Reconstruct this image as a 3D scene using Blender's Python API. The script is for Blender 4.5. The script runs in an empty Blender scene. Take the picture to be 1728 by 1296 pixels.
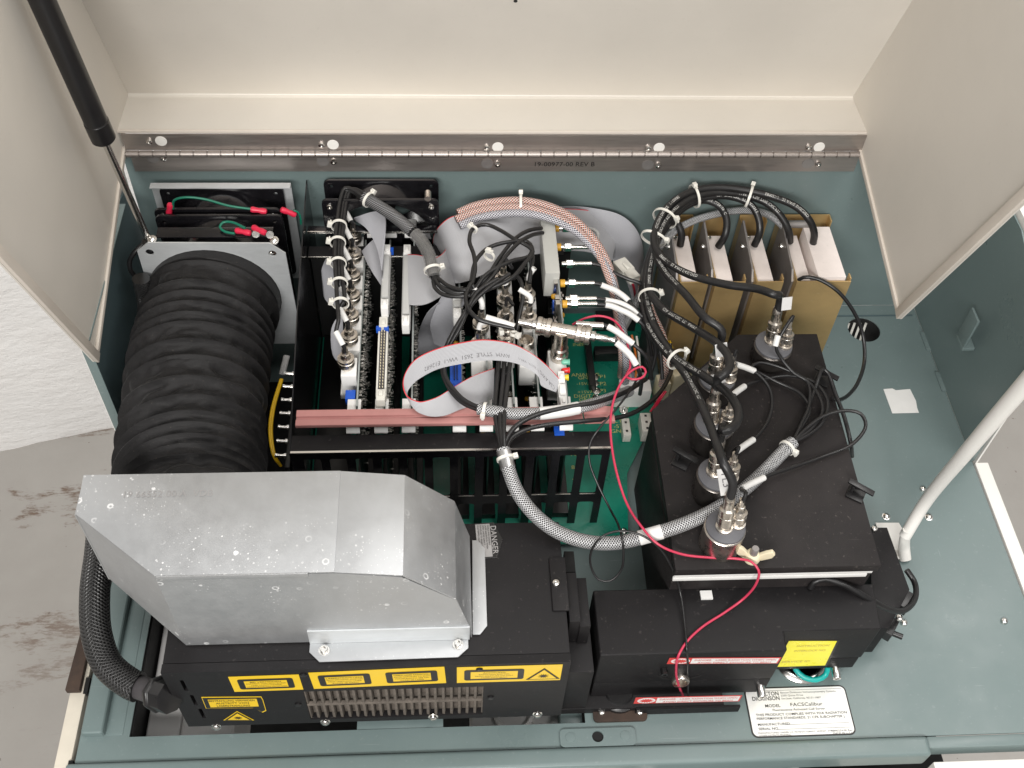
import bpy, bmesh, math, random
from mathutils import Vector as V, Matrix, Quaternion
from mathutils.geometry import tessellate_polygon
random.seed(7)
sc = bpy.context.scene
COL = sc.collection
R = math.radians
# ---------------------------------------------------------------- camera (solved from the vanishing points)
FPX = 1808.2
_p, _w, _r = R(51.379), R(-5.538), R(3.653)
_cp, _sp, _c, _s = math.cos(_p), math.sin(_p), math.cos(_w), math.sin(_w)
def _rz(v): return V((_c*v[0]-_s*v[1], _s*v[0]+_c*v[1], v[2]))
_f, _u, _x = _rz((0, _cp, -_sp)), _rz((0, _sp, _cp)), _rz((1, 0, 0))
RT = math.cos(_r)*_x + math.sin(_r)*_u
UP = -math.sin(_r)*_x + math.cos(_r)*_u
FW = _f
CAM = V((0, 0, 1.0))
cd = bpy.data.cameras.new('camera'); cam = bpy.data.objects.new('camera', cd); COL.objects.link(cam)
cd.sensor_width = 36; cd.lens = FPX/1728*36; cd.clip_start = .01; cd.clip_end = 60
cam.matrix_world = Matrix(((RT.x, UP.x, -FW.x, CAM.x), (RT.y, UP.y, -FW.y, CAM.y), (RT.z, UP.z, -FW.z, CAM.z), (0, 0, 0, 1)))
sc.camera = cam
def at(px, py, z=None, y=None, x=None):
    """a measured point of the photograph on the real plane it lies in"""
    d = (px-864)*RT - (py-648)*UP + FPX*FW
    if z is not None: t = (z-CAM.z)/d.z
    elif y is not None: t = (y-CAM.y)/d.y
    else: t = (x-CAM.x)/d.x
    return CAM + t*d
# ---------------------------------------------------------------- room light: overhead fluorescent fittings, a frontal key and an added right fill
w = bpy.data.worlds.new('World'); sc.world = w; w.use_nodes = True
w.node_tree.nodes['Background'].inputs[0].default_value = (1, .985, .96, 1)
w.node_tree.nodes['Background'].inputs[1].default_value = .27
def area(name, loc, target, sx, sy, power, col=(1, .98, .95)):
    l = bpy.data.lights.new(name, 'AREA'); l.shape = 'RECTANGLE'; l.size = sx; l.size_y = sy; l.energy = power; l.color = col
    o = bpy.data.objects.new(name, l); COL.objects.link(o); o.location = loc
    o.rotation_euler = (V(target)-V(loc)).to_track_quat('-Z', 'Y').to_euler()
area('ceiling_and_fill_light', (.45, .15, 2.4), (.2, .55, 0), 1.4, .35, 12)
area('ceiling_and_fill_light', (-.45, -1.5, 1.7), (0, .6, .1), 1.5, .45, 60)  # low frontal key, angled to even out lid panel and flange
area('ceiling_and_fill_light', (1.3, -.4, 2.1), (.2, .6, .1), 1.2, .3, 11)  # added fill from the right, not a known fitting
area('ceiling_and_fill_light', (1.35, 1.15, 2.35), (.4, .5, 0), .5, 1.3, 15)
sc.view_settings.view_transform = 'Standard'; sc.view_settings.look = 'None'
sc.view_settings.exposure = 0.20; sc.view_settings.gamma = 1.0
sc.cycles.use_denoising = True
sc.cycles.max_bounces = 6
# ---------------------------------------------------------------- materials
MATS = {}
def nodes_of(name):
    m = bpy.data.materials.new(name); m.use_nodes = True
    nt = m.node_tree; b = nt.nodes['Principled BSDF']
    MATS[name] = m
    return m, nt, b
def lk(nt, a, b): nt.links.new(a, b)
def nd(nt, t, **kw):
    n = nt.nodes.new(t)
    for k, v in kw.items(): setattr(n, k, v)
    return n
def mth(nt, op, a, b=None, clamp=False):
    n = nt.nodes.new('ShaderNodeMath'); n.operation = op; n.use_clamp = clamp
    for i, q in enumerate((a, b)):
        if q is None: continue
        if isinstance(q, (int, float)): n.inputs[i].default_value = q
        else: nt.links.new(q, n.inputs[i])
    return n.outputs[0]
def mixc(nt, fac, a, b):
    n = nt.nodes.new('ShaderNodeMix'); n.data_type = 'RGBA'
    if isinstance(fac, (int, float)): n.inputs[0].default_value = fac
    else: nt.links.new(fac, n.inputs[0])
    for i, q in ((6, a), (7, b)):
        if isinstance(q, tuple): n.inputs[i].default_value = (*q[:3], 1)
        else: nt.links.new(q, n.inputs[i])
    return n.outputs[2]
def noise(nt, scale, detail=4, rough=.6, vec=None, stretch=None):
    tc = nd(nt, 'ShaderNodeTexCoord'); src = tc.outputs['Object'] if vec is None else vec
    if stretch:
        mp = nd(nt, 'ShaderNodeMapping'); mp.inputs['Scale'].default_value = stretch
        lk(nt, src, mp.inputs[0]); src = mp.outputs[0]
    n = nd(nt, 'ShaderNodeTexNoise'); n.inputs['Scale'].default_value = scale
    n.inputs['Detail'].default_value = detail; n.inputs['Roughness'].default_value = rough
    lk(nt, src, n.inputs['Vector']); return n.outputs[0]
def ramp(nt, fac, lo, hi):
    n = nd(nt, 'ShaderNodeMapRange'); n.inputs[1].default_value = lo; n.inputs[2].default_value = hi
    lk(nt, fac, n.inputs[0]); return n.outputs[0]
def bump(nt, b, h, strength=.3, dist=.001):
    n = nd(nt, 'ShaderNodeBump'); n.inputs['Strength'].default_value = strength; n.inputs['Distance'].default_value = dist
    lk(nt, h, n.inputs['Height']); lk(nt, n.outputs[0], b.inputs['Normal']); return n
def M(name, col, rough=.5, metal=0., var=.12, vs=25, bs=0, bstr=.2, bdist=.0005, rvar=.08, dust=None, dcol=(.35, .32, .28), stretch=None, alpha=1, trans=0, spec=.5, scr=0):
    m, nt, b = nodes_of(name)
    n1 = noise(nt, vs, 5, .65, stretch=stretch)
    f = ramp(nt, n1, .3, .7)
    a = tuple(c*(1-var) for c in col); c2 = tuple(min(1, c*(1+var)) for c in col)
    co = mixc(nt, f, a, c2)
    if dust:
        d = ramp(nt, noise(nt, 260, 2, .5), .66, .74)
        d = mth(nt, 'MULTIPLY', d, dust)
        d2 = mth(nt, 'MULTIPLY', ramp(nt, noise(nt, 9, 4, .6), .5, .8), dust*.35)
        co = mixc(nt, mth(nt, 'MAXIMUM', d, d2), co, dcol)
    if scr:
        k1 = ramp(nt, noise(nt, 9, 3, .6, stretch=(1, 26, 9)), .70, .74); k2 = ramp(nt, noise(nt, 11, 3, .6, stretch=(24, 1.5, 8)), .71, .75)
        k3 = ramp(nt, noise(nt, 3, 2, .5), .48, .62)
        co = mixc(nt, mth(nt, 'MULTIPLY', mth(nt, 'MULTIPLY', mth(nt, 'MAXIMUM', k1, k2), k3), scr), co, dcol)
    lk(nt, co, b.inputs['Base Color'])
    b.inputs['Metallic'].default_value = metal
    b.inputs['Specular IOR Level'].default_value = spec
    rr = mth(nt, 'ADD', mth(nt, 'MULTIPLY', mth(nt, 'SUBTRACT', f, .5), rvar*2), rough, True)
    lk(nt, rr, b.inputs['Roughness'])
    if bs: bump(nt, b, noise(nt, bs, 3, .6), bstr, bdist)
    if trans:
        b.inputs['Transmission Weight'].default_value = trans
    if alpha < 1: b.inputs['Alpha'].default_value = alpha
    return m
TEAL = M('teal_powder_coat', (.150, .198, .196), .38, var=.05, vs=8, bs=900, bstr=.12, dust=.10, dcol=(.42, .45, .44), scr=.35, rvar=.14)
TEALD = M('dark_and_shaded_teal', (.085, .125, .135), .45, var=.08, vs=10, bs=900, bstr=.12, dust=.05)  # darker copy of the teal; on the side panel it paints in shade
BEIGE = M('beige_lid_paint', (.66, .62, .56), .46, var=.045, vs=5, bs=1200, bstr=.08, rvar=.12, dust=.10, dcol=(.45, .41, .36), scr=.18)
BEIGE_H = M('beige_hem_paint', (.66, .60, .53), .45, var=.04, vs=20)
WHITE = M('white_shell_paint', (.80, .78, .74), .4, var=.03, vs=10)
CREAM = M('cream_plastic', (.62, .57, .48), .5, var=.06)
STEEL = M('hinge_steel', (.40, .36, .335), .42, .85, var=.10, vs=14, stretch=(2, 60, 60), rvar=.1)
CHROME = M('bright_steel', (.72, .70, .67), .22, 1, var=.1, vs=60)
NICKEL = M('nickel_plate', (.66, .61, .55), .30, 1, var=.18, vs=90, rvar=.1)
SILVERT = M('tinned_braid', (.6, .6, .6), .35, .9, var=.2, vs=200)
BLACK = M('black_wrinkle_coat', (.0115, .0105, .0112), .52, var=.2, vs=18, bs=1500, bstr=.25, dust=.3, dcol=(.09, .08, .075), spec=.26, scr=.5)
BLACKD = M('dusty_black_coat', (.0165, .014, .014), .6, var=.3, vs=14, bs=1300, bstr=.3, dust=.5, dcol=(.10, .085, .08), spec=.28, scr=.4)
CAPG = M('grey_lacquer_cap', (.105, .105, .115), .4, var=.1, vs=40)
CANB = M('browned_steel_can', (.16, .145, .135), .35, .9, var=.3, vs=30, rvar=.15)
BLACKG = M('glossy_black_enamel', (.008, .0075, .009), .17, var=.3, vs=40, dust=.12, dcol=(.08, .075, .07), rvar=.08)
PLASTB = M('black_plastic', (.011, .0105, .011), .35, var=.2, vs=40)
RUBBER = M('black_cable_jacket', (.013, .0125, .013), .40, var=.25, vs=60, bs=500, bstr=.1)
RUBTHIN = M('black_thin_jacket', (.015, .0145, .015), .33, var=.2, vs=60)
CONDUIT = M('conduit_rubber', (.06, .055, .058), .6, var=.15, vs=40)
FABRIC = None
GOLD = M('chromated_steel', (.50, .345, .155), .42, .55, var=.16, vs=9, rvar=.14, bs=300, bstr=.05, dust=.1, dcol=(.75, .66, .5), stretch=(1, 1, 2))
ALUG = M('grey_aluminium', (.34, .32, .31), .5, .7, var=.1, vs=20)
POT = M('white_potting', (.80, .72, .68), .7, var=.05, vs=60, bs=120, bstr=.3, dust=.2, dcol=(.55, .5, .47))
NYLON = M('white_nylon', (.78, .76, .70), .4, var=.05, vs=60)
IVORY = M('ivory_nylon', (.74, .66, .47), .45, var=.06, vs=60)
WPLAST = M('white_plastic', (.80, .79, .77), .35, var=.03, vs=40)
CONN = M('translucent_white_connector', (.68, .66, .60), .35, var=.1, vs=60)
PINK = M('pink_card_rail', (.47, .215, .20), .42, var=.07, vs=30, bs=600, bstr=.05)
BLUE = M('blue_plastic', (.012, .09, .50), .35, var=.08)
ORANGE = M('ochre_capacitor', (.62, .33, .03), .4, var=.1)
PCB = M('green_solder_mask', (.006, .205, .135), .32, var=.18, vs=30, bs=220, bstr=.06, dust=.12, dcol=(.02, .12, .08))
PCBD = M('dark_board_mask', (.008, .028, .022), .4, var=.3, vs=60)
PCBE = M('board_edge', (.30, .32, .31), .5, var=.1)
SILK = M('yellow_silkscreen', (.62, .62, .22), .5, var=.05)
PINM = M('solder', (.55, .54, .52), .3, .9, var=.2, vs=300)
GREYP = M('grey_plastic', (.46, .46, .45), .45, var=.05, vs=40)
GREYB = M('grey_shield_paint', (.47, .47, .44), .45, var=.05, vs=30, dust=.1)
RED = M('red_vinyl', (.62, .02, .06), .35, var=.1, vs=90)
PINKW = M('pink_red_wire', (.55, .04, .09), .35, var=.06)
GREENW = M('green_wire', (.005, .14, .085), .35, var=.1)
TURQ = M('turquoise_wire', (.005, .36, .33), .35, var=.08)
YELW = M('yellow_wire', (.70, .42, .01), .4, var=.08)
ORW = M('orange_wire', (.72, .18, .02), .4, var=.08)
GREYW = M('grey_violet_wire', (.20, .19, .25), .45, var=.08)
PAPER = M('white_paper', (.76, .75, .73), .6, var=.03, vs=60)
PAPERG = M('grey_white_tag', (.62, .61, .60), .6, var=.05, vs=60)
LABY = M('yellow_label', (.80, .53, .012), .35, var=.04, vs=50)
LABW = M('white_label_film', (.80, .79, .77), .3, var=.03)
LABR = M('red_label_ink', (.62, .05, .045), .35, var=.05)
LABF = M('fluorescent_yellow_film', (.88, .80, .02), .3, var=.05)
LABS = M('silver_foil_label', (.42, .41, .41), .35, .5, var=.08, vs=50)
INK = M('black_ink', (.012, .011, .011), .45, var=.1)
INKG = M('grey_ink', (.14, .135, .14), .5, var=.2)
INKW = M('white_ink', (.62, .61, .58), .5, var=.15, vs=300)
INKY = M('amber_ink', (.50, .36, .10), .5, var=.1)
DUSTF = M('dusty_brown_grille', (.125, .105, .088), .75, var=.35, vs=120, bs=600, bstr=.4)
TRANSW = M('milky_tank_plastic', (.60, .59, .58), .4, var=.05, vs=12)
LEDR = M('red_led_plastic', (.70, .02, .02), .25); LEDG = M('green_led_plastic', (.16, .50, .36), .3); LEDY = M('yellow_led_plastic', (.78, .58, .03), .25)
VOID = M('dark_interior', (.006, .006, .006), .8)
CLEARF = M('clear_sleeve', (.42, .41, .40), .15, var=.2, vs=80, alpha=.32)
BROWNF = M('brown_felt', (.045, .028, .02), .8, var=.4, vs=60)
# galvanised sheet with blooms of white corrosion
def galv(name, col, spots, st):
    m, nt, b = nodes_of(name)
    n1 = ramp(nt, noise(nt, 6, 6, .7, stretch=st), .3, .7)
    n2 = ramp(nt, noise(nt, 55, 5, .7, stretch=st), .3, .7)
    co = mixc(nt, n1, tuple(c*.86 for c in col), tuple(c*1.1 for c in col))
    co = mixc(nt, mth(nt, 'MULTIPLY', n2, .25), co, tuple(c*1.25 for c in col))
    ro = mth(nt, 'ADD', mth(nt, 'MULTIPLY', n2, .10), .46)
    if spots:
        tc = nd(nt, 'ShaderNodeTexCoord')
        tot = None
        for sca, r0, r1, keep in ((70, .16, .24, .52), (190, .10, .20, .55), (420, .05, .22, .5)):
            vo = nd(nt, 'ShaderNodeTexVoronoi'); vo.inputs['Scale'].default_value = sca; lk(nt, tc.outputs['Object'], vo.inputs['Vector'])
            ds = mth(nt, 'ADD', vo.outputs['Distance'], mth(nt, 'MULTIPLY', noise(nt, 600, 2), .08))
            ring = mth(nt, 'MULTIPLY', mth(nt, 'LESS_THAN', ds, r1), mth(nt, 'GREATER_THAN', ds, r0))
            sx = nd(nt, 'ShaderNodeSeparateColor'); lk(nt, vo.outputs['Color'], sx.inputs[0])
            ring = mth(nt, 'MULTIPLY', ring, mth(nt, 'GREATER_THAN', sx.outputs[0], keep+.12))
            tot = ring if tot is None else mth(nt, 'MAXIMUM', tot, ring)
        msk = ramp(nt, noise(nt, 11, 3, .6), .46, .58)
        tot = mth(nt, 'MULTIPLY', mth(nt, 'MULTIPLY', tot, msk), .75)
        co = mixc(nt, tot, co, (.78, .78, .77)); ro = mth(nt, 'ADD', ro, mth(nt, 'MULTIPLY', tot, .3))
        b.inputs['Metallic'].default_value = .8
        lk(nt, mth(nt, 'SUBTRACT', .82, mth(nt, 'MULTIPLY', tot, .7)), b.inputs['Metallic'])
    else: b.inputs['Metallic'].default_value = .5
    lk(nt, co, b.inputs['Base Color']); lk(nt, ro, b.inputs['Roughness'])
    bump(nt, b, n2, .05, .0005)
    return m
GALV = galv('galvanised_sheet', (.51, .52, .53), True, (1, 1, 1))
GALVB = galv('bright_galvanised_plate', (.62, .64, .65), False, (1.5, 1, 6))
# braid / sleeve: UV.x is metres along, UV.y is turns round
def braid(name, c1, c2, ku, kv, metal=0, rough=.4, back=None, hi=.2):
    m, nt, b = nodes_of(name)
    uv = nd(nt, 'ShaderNodeUVMap'); sp = nd(nt, 'ShaderNodeSeparateXYZ'); lk(nt, uv.outputs[0], sp.inputs[0])
    U = mth(nt, 'MULTIPLY', sp.outputs[0], ku*6.28318); Vv = mth(nt, 'MULTIPLY', sp.outputs[1], kv*6.28318)
    a = mth(nt, 'SINE', mth(nt, 'ADD', U, Vv)); c = mth(nt, 'SINE', mth(nt, 'SUBTRACT', U, Vv))
    ck = mth(nt, 'SINE', mth(nt, 'MULTIPLY', Vv, 1.0)); 
    h = mth(nt, 'MAXIMUM', a, c)
    f = ramp(nt, h, -.1, .85)
    sel = ramp(nt, mth(nt, 'SUBTRACT', a, c), -.2, .2)
    nz = ramp(nt, noise(nt, 350, 2), .3, .7)
    cA = mixc(nt, nz, c1, tuple(min(1, q*1.5+hi*.1) for q in c1)); cB = c2 if back is None else back
    strand = mixc(nt, sel, cA, c2)
    co = mixc(nt, f, tuple(q*.12 for q in c1), strand)
    lk(nt, co, b.inputs['Base Color'])
    b.inputs['Metallic'].default_value = metal; b.inputs['Roughness'].default_value = rough
    bump(nt, b, h, .8, .0006)
    return m
BRAIDS = braid('silver_braid', (.50, .50, .51), (.74, .74, .75), 420, 11, .45, .35)
BRAIDD = braid('dark_braid', (.07, .068, .07), (.42, .42, .43), 420, 11, .5, .35)
BRAIDK = braid('black_mesh_sleeve', (.012, .012, .012), (.045, .044, .044), 300, 15, 0, .3)
BRAIDR = braid('salmon_braid', (.66, .30, .22), (.82, .78, .76), 300, 9, .1, .4)
BRAIDV = braid('lilac_braid', (.48, .47, .53), (.78, .77, .80), 300, 9, .2, .4)
# flat ribbon: UV.x metres along, UV.y metres across
def ribbonmat(name, col, red):
    m, nt, b = nodes_of(name)
    uv = nd(nt, 'ShaderNodeUVMap'); sp = nd(nt, 'ShaderNodeSeparateXYZ'); lk(nt, uv.outputs[0], sp.inputs[0])
    s = mth(nt, 'SINE', mth(nt, 'MULTIPLY', sp.outputs[1], 6.28318/.00127))
    f = ramp(nt, s, -1, .2)
    co = mixc(nt, f, tuple(q*.66 for q in col), col)
    if red: co = mixc(nt, mth(nt, 'LESS_THAN', sp.outputs[1], .0008), co, (.62, .03, .04))
    lk(nt, co, b.inputs['Base Color']); b.inputs['Roughness'].default_value = .42
    bump(nt, b, s, .35, .0004)
    return m
RIB = ribbonmat('grey_ribbon', (.47, .47, .49), True)
RIBN = ribbonmat('plain_grey_ribbon', (.45, .45, .48), False)
# pleated duct cloth
FABRIC, nt, b = nodes_of('black_duct_cloth')
co = mixc(nt, ramp(nt, noise(nt, 14, 5, .7), .35, .75), (.0055, .005, .0052), (.0145, .0135, .014))
co = mixc(nt, mth(nt, 'MULTIPLY', ramp(nt, noise(nt, 500, 2), .7, .76), .5), co, (.12, .10, .08))
lk(nt, co, b.inputs['Base Color']); b.inputs['Roughness'].default_value = .66
b.inputs['Specular IOR Level'].default_value = .34; b.inputs['Sheen Weight'].default_value = .06; b.inputs['Sheen Roughness'].default_value = .4
bump(nt, b, noise(nt, 60, 6, .75, stretch=(1, 2.6, 1)), .5, .0022)
# floor and wall
FLOOR, nt, b = nodes_of('scuffed_concrete')
n1 = ramp(nt, noise(nt, 2.2, 6, .65), .3, .7)
co = mixc(nt, n1, (.34, .32, .295), (.43, .41, .385))
sm = ramp(nt, noise(nt, 4.2, 8, .72, stretch=(1, 2.6, 1)), .545, .60)
sm2 = ramp(nt, noise(nt, 30, 4, .7, stretch=(1, 4, 1)), .42, .55)
tcw = nd(nt, 'ShaderNodeTexCoord'); dv = nd(nt, 'ShaderNodeVectorMath', operation='DISTANCE'); lk(nt, tcw.outputs['Object'], dv.inputs[0])
dv.inputs[1].default_value = (-.70, -.06, .05)
wm = ramp(nt, dv.outputs['Value'], .42, .12)
co = mixc(nt, mth(nt, 'MULTIPLY', mth(nt, 'MULTIPLY', sm, sm2), mth(nt, 'ADD', wm, .06, True)), co, (.17, .12, .09))
co = mixc(nt, mth(nt, 'MULTIPLY', ramp(nt, noise(nt, 60, 3, .6), .70, .73), .7), co, (.13, .10, .08))
lk(nt, co, b.inputs['Base Color']); b.inputs['Roughness'].default_value = .5
bump(nt, b, noise(nt, 25, 6, .7), .15, .004)
WALL, nt, b = nodes_of('white_painted_masonry')
co = mixc(nt, ramp(nt, noise(nt, 6, 5, .7), .3, .75), (.86, .84, .82), (.92, .91, .90))
lk(nt, co, b.inputs['Base Color']); b.inputs['Roughness'].default_value = .65
bump(nt, b, noise(nt, 22, 7, .68, stretch=(1, 1, 2.2)), .55, .012)
# ---------------------------------------------------------------- geometry helpers
class G:
    """vertices, faces and (optional) loop uvs"""
    def __init__(s): s.v = []; s.f = []; s.uv = {}
    def add(s, vs, fs, uvs=None):
        o = len(s.v); s.v += [V(p) for p in vs]
        for i, f in enumerate(fs):
            if uvs: s.uv[len(s.f)] = uvs[i]
            s.f.append(tuple(k+o for k in f))
        return s
    def __iadd__(s, g):
        o = len(s.v); n = len(s.f); s.v += g.v; s.f += [tuple(k+o for k in f) for f in g.f]
        for k, u in g.uv.items(): s.uv[k+n] = u
        return s
    def tr(s, m): s.v = [m @ p for p in s.v]; return s
def box(x0, x1, y0, y1, z0, z1):
    g = G()
    return g.add([(x, y, z) for z in (z0, z1) for y in (y0, y1) for x in (x0, x1)],
                 [(0, 2, 3, 1), (4, 5, 7, 6), (0, 1, 5, 4), (2, 6, 7, 3), (0, 4, 6, 2), (1, 3, 7, 5)])
def cbox(c, s): return box(c[0]-s[0]/2, c[0]+s[0]/2, c[1]-s[1]/2, c[1]+s[1]/2, c[2]-s[2]/2, c[2]+s[2]/2)
AX = {'xy': lambda a, b, c: V((a, b, c)), 'xz': lambda a, b, c: V((a, c, b)), 'yz': lambda a, b, c: V((c, a, b))}
def circ(cx, cy, r, n=20, ry=None, a0=0): return [(cx+r*math.cos(a0+2*math.pi*i/n), cy+(ry or r)*math.sin(a0+2*math.pi*i/n)) for i in range(n)]
def rrect(x0, x1, y0, y1, r, n=4):
    o = []
    for cx, cy, a in ((x1-r, y1-r, 0), (x0+r, y1-r, 90), (x0+r, y0+r, 180), (x1-r, y0+r, 270)):
        for i in range(n+1): t = R(a+90*i/n); o.append((cx+r*math.cos(t), cy+r*math.sin(t)))
    return o
def rc(x0, x1, y0, y1): return [(x0, y0), (x1, y0), (x1, y1), (x0, y1)]
def slab(plane, outer, c0, c1, holes=()):
    """a plate with real holes: outline and holes in a plane, extruded between c0 and c1"""
    m = AX[plane] if isinstance(plane, str) else plane
    loops = [outer]+list(holes); flat = [p for l in loops for p in l]; n = len(flat)
    tris = tessellate_polygon([[V((p[0], p[1], 0)) for p in l] for l in loops]) if (holes or len(outer) > 4) else None
    g = G(); vs = [m(*p, c0) for p in flat]+[m(*p, c1) for p in flat]
    fs = []
    if tris:
        for t in tris: fs.append(tuple(t)); fs.append(tuple(k+n for k in reversed(t)))
    else: fs += [tuple(range(n)), tuple(k+n for k in reversed(range(n)))]
    o = 0
    for l in loops:
        for i in range(len(l)): j = (i+1) % len(l); fs.append((o+i, o+j, o+j+n, o+i+n))
        o += len(l)
    return g.add(vs, fs)
def frame_to(d):
    d = V(d).normalized(); q = V((0, 0, 1)).rotation_difference(d); return q
def lathe(prof, n=24, p=(0, 0, 0), d=(0, 0, 1)):
    """prof: (radius, height) pairs"""
    g = G(); q = frame_to(d).to_matrix(); vs = []; fs = []
    for r, h in prof:
        for i in range(n): t = 2*math.pi*i/n; vs.append(V(p)+q @ V((r*math.cos(t), r*math.sin(t), h)))
    for k in range(len(prof)-1):
        for i in range(n): j = (i+1) % n; fs.append((k*n+i, k*n+j, (k+1)*n+j, (k+1)*n+i))
    fs.append(tuple(reversed(range(n)))); fs.append(tuple(range((len(prof)-1)*n, len(prof)*n)))
    return g.add(vs, fs)
def cyl(p0, p1, r, r1=None, n=16):
    d = V(p1)-V(p0); return lathe([(r, 0), (r if r1 is None else r1, d.length)], n, p0, d)
def spline(pts, step=.004):
    P = [V(p) for p in pts]
    if len(P) < 3:
        n = max(2, int((P[1]-P[0]).length/step)); return [P[0].lerp(P[1], i/n) for i in range(n+1)]
    P = [2*P[0]-P[1]]+P+[2*P[-1]-P[-2]]; out = []
    for i in range(1, len(P)-2):
        a, b, c, d = P[i-1:i+3]; n = max(2, int((c-b).length/step))
        t1 = max((b-a).length, 1e-6)**.5; t2 = max((c-b).length, 1e-6)**.5; t3 = max((d-c).length, 1e-6)**.5
        m1 = (b-a)/t1-(c-a)/(t1+t2)+(c-b)/t2; m2 = (c-b)/t2-(d-b)/(t2+t3)+(d-c)/t3
        m1 *= t2; m2 *= t2
        for k in range(n):
            t = k/n; out.append((2*t**3-3*t*t+1)*b+(t**3-2*t*t+t)*m1+(-2*t**3+3*t*t)*c+(t**3-t*t)*m2)
    out.append(P[-2]); return out
def frames(pts):
    n = len(pts); T = [(pts[min(i+1, n-1)]-pts[max(i-1, 0)]).normalized() for i in range(n)]
    ref = V((0, 0, 1)) if abs(T[0].z) < .9 else V((0, 1, 0))
    N = (ref-T[0]*ref.dot(T[0])).normalized(); o = []; s = 0
    for i in range(n):
        if i:
            N = (N-T[i]*N.dot(T[i])).normalized(); s += (pts[i]-pts[i-1]).length
        o.append((pts[i], T[i], N, T[i].cross(N), s))
    return o
def tube(pts, r, n=10, step=.004, prof=None, smooth=True, flat=1.0):
    """swept tube with uv (metres along, turns round); prof(s, total) scales the radius"""
    P = spline(pts, step) if smooth else [V(p) for p in pts]
    F = frames(P); tot = F[-1][4]; g = G(); vs = []; fs = []; uv = []
    for p, T, N, B, s in F:
        k = r*(prof(s, tot) if prof else 1)
        for i in range(n): a = 2*math.pi*i/n; vs.append(p+N*(k*flat*math.cos(a))+B*(k*math.sin(a)))
    for k in range(len(F)-1):
        for i in range(n):
            j = (i+1) % n; fs.append((k*n+i, k*n+j, (k+1)*n+j, (k+1)*n+i))
            uv.append(((F[k][4], i/n), (F[k][4], (i+1)/n), (F[k+1][4], (i+1)/n), (F[k+1][4], i/n)))
    fs += [tuple(reversed(range(n))), tuple(range((len(F)-1)*n, len(F)*n))]
    uv += [tuple((0, 0) for _ in range(n))]*2
    return g.add(vs, fs, uv)
def ribbon(A, B, th=.0009, step=.005):
    """flat cable between two edge polylines"""
    na = 8; 
    def dense(L):
        L = [V(p) for p in L]; L = [2*L[0]-L[1]]+L+[2*L[-1]-L[-2]]; o = []
        for i in range(1, len(L)-2):
            a, b, c, d = L[i-1:i+3]
            for k in range(na):
                t = k/na; o.append(.5*((2*b)+(c-a)*t+(2*a-5*b+4*c-d)*t*t+(3*b-a-3*c+d)*t**3))
        o.append(L[-2]); return o
    a, b = dense(A), dense(B); n = len(a); s = 0; g = G(); vs = []; S = []
    for i in range(n):
        if i: s += ((a[i]+b[i])/2-(a[i-1]+b[i-1])/2).length
        S.append(s)
        t = (a[min(i+1, n-1)]+b[min(i+1, n-1)]-a[max(i-1, 0)]-b[max(i-1, 0)])
        nn = t.cross(b[i]-a[i]); nn = nn.normalized()*th/2 if nn.length > 1e-9 else V((0, 0, th/2))
        vs += [a[i]+nn, b[i]+nn, b[i]-nn, a[i]-nn]
    fs = []; uv = []
    for i in range(n-1):
        w0, w1 = (b[i]-a[i]).length, (b[i+1]-a[i+1]).length
        for k, (v0, v1, u0, u1) in enumerate(((0, w0, 0, w1), (w0, w0, w1, w1), (w0, 0, w1, 0), (0, 0, 0, 0))):
            j = (k+1) % 4; fs.append((i*4+k, i*4+j, i*4+4+j, i*4+4+k))
            uv.append(((S[i], v0), (S[i], v1), (S[i+1], u1), (S[i+1], u0)))
    fs += [(3, 2, 1, 0), (n*4-4, n*4-3, n*4-2, n*4-1)]; uv += [((0, .002),)*4]*2
    G_ = g.add(vs, fs, uv); G_.edge = (a, b, S)
    return G_
def pts(L): return [at(a, b, z=c) for a, b, c in L]
# ---------------------------------------------------------------- objects
WL = {}
def to_mesh(name, g, mat, sm=None, bev=0, seg=2):
    me = bpy.data.meshes.new(name)
    bm = bmesh.new(); vs = [bm.verts.new(p) for p in g.v]; ul = bm.loops.layers.uv.new('UVMap') if g.uv else None
    for i, f in enumerate(g.f):
        if len(set(f)) < 3: continue
        try: fc = bm.faces.new([vs[k] for k in f])
        except ValueError: continue
        if ul and i in g.uv:
            for l, u in zip(fc.loops, g.uv[i]): l[ul].uv = u
    if not g.uv: bmesh.ops.recalc_face_normals(bm, faces=bm.faces)
    if bev:
        es = [e for e in bm.edges if len(e.link_faces) == 2 and e.calc_face_angle(0) > .5]
        bmesh.ops.bevel(bm, geom=es, offset=bev, segments=seg, affect='EDGES', clamp_overlap=True, profile=.6)
        sm = sm or 35
    bm.to_mesh(me); bm.free(); me.materials.append(mat)
    if sm:
        me.polygons.foreach_set('use_smooth', [True]*len(me.polygons)); me.set_sharp_from_angle(angle=R(sm))
    return me
def tags(o, label=None, cat=None, group=None, kind=None):
    for k, v in (('label', label), ('category', cat), ('group', group), ('kind', kind)):
        if v: o[k] = v
    return o
def mk(name, g, mat, parent=None, sm=None, bev=0, seg=2, label=None, cat=None, group=None, kind=None):
    lo = V([min(p[i] for p in g.v) for i in range(3)]); hi = V([max(p[i] for p in g.v) for i in range(3)])
    c = V(((lo.x+hi.x)/2, (lo.y+hi.y)/2, lo.z))
    g2 = G(); g2.v = [p-c for p in g.v]; g2.f = g.f; g2.uv = g.uv
    o = bpy.data.objects.new(name, to_mesh(name, g2, mat, sm, bev, seg)); COL.objects.link(o)
    WL[o] = c
    if parent is not None: o.parent = parent; o.location = c-WL[parent]
    else: o.location = c
    return tags(o, label, cat, group, kind)
def thing(name, label, cat, loc, group=None, kind=None):
    o = bpy.data.objects.new(name, None); COL.objects.link(o); o.location = loc; o.empty_display_size = .01; WL[o] = V(loc)
    return tags(o, label, cat, group, kind)
CACHE = {}
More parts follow.
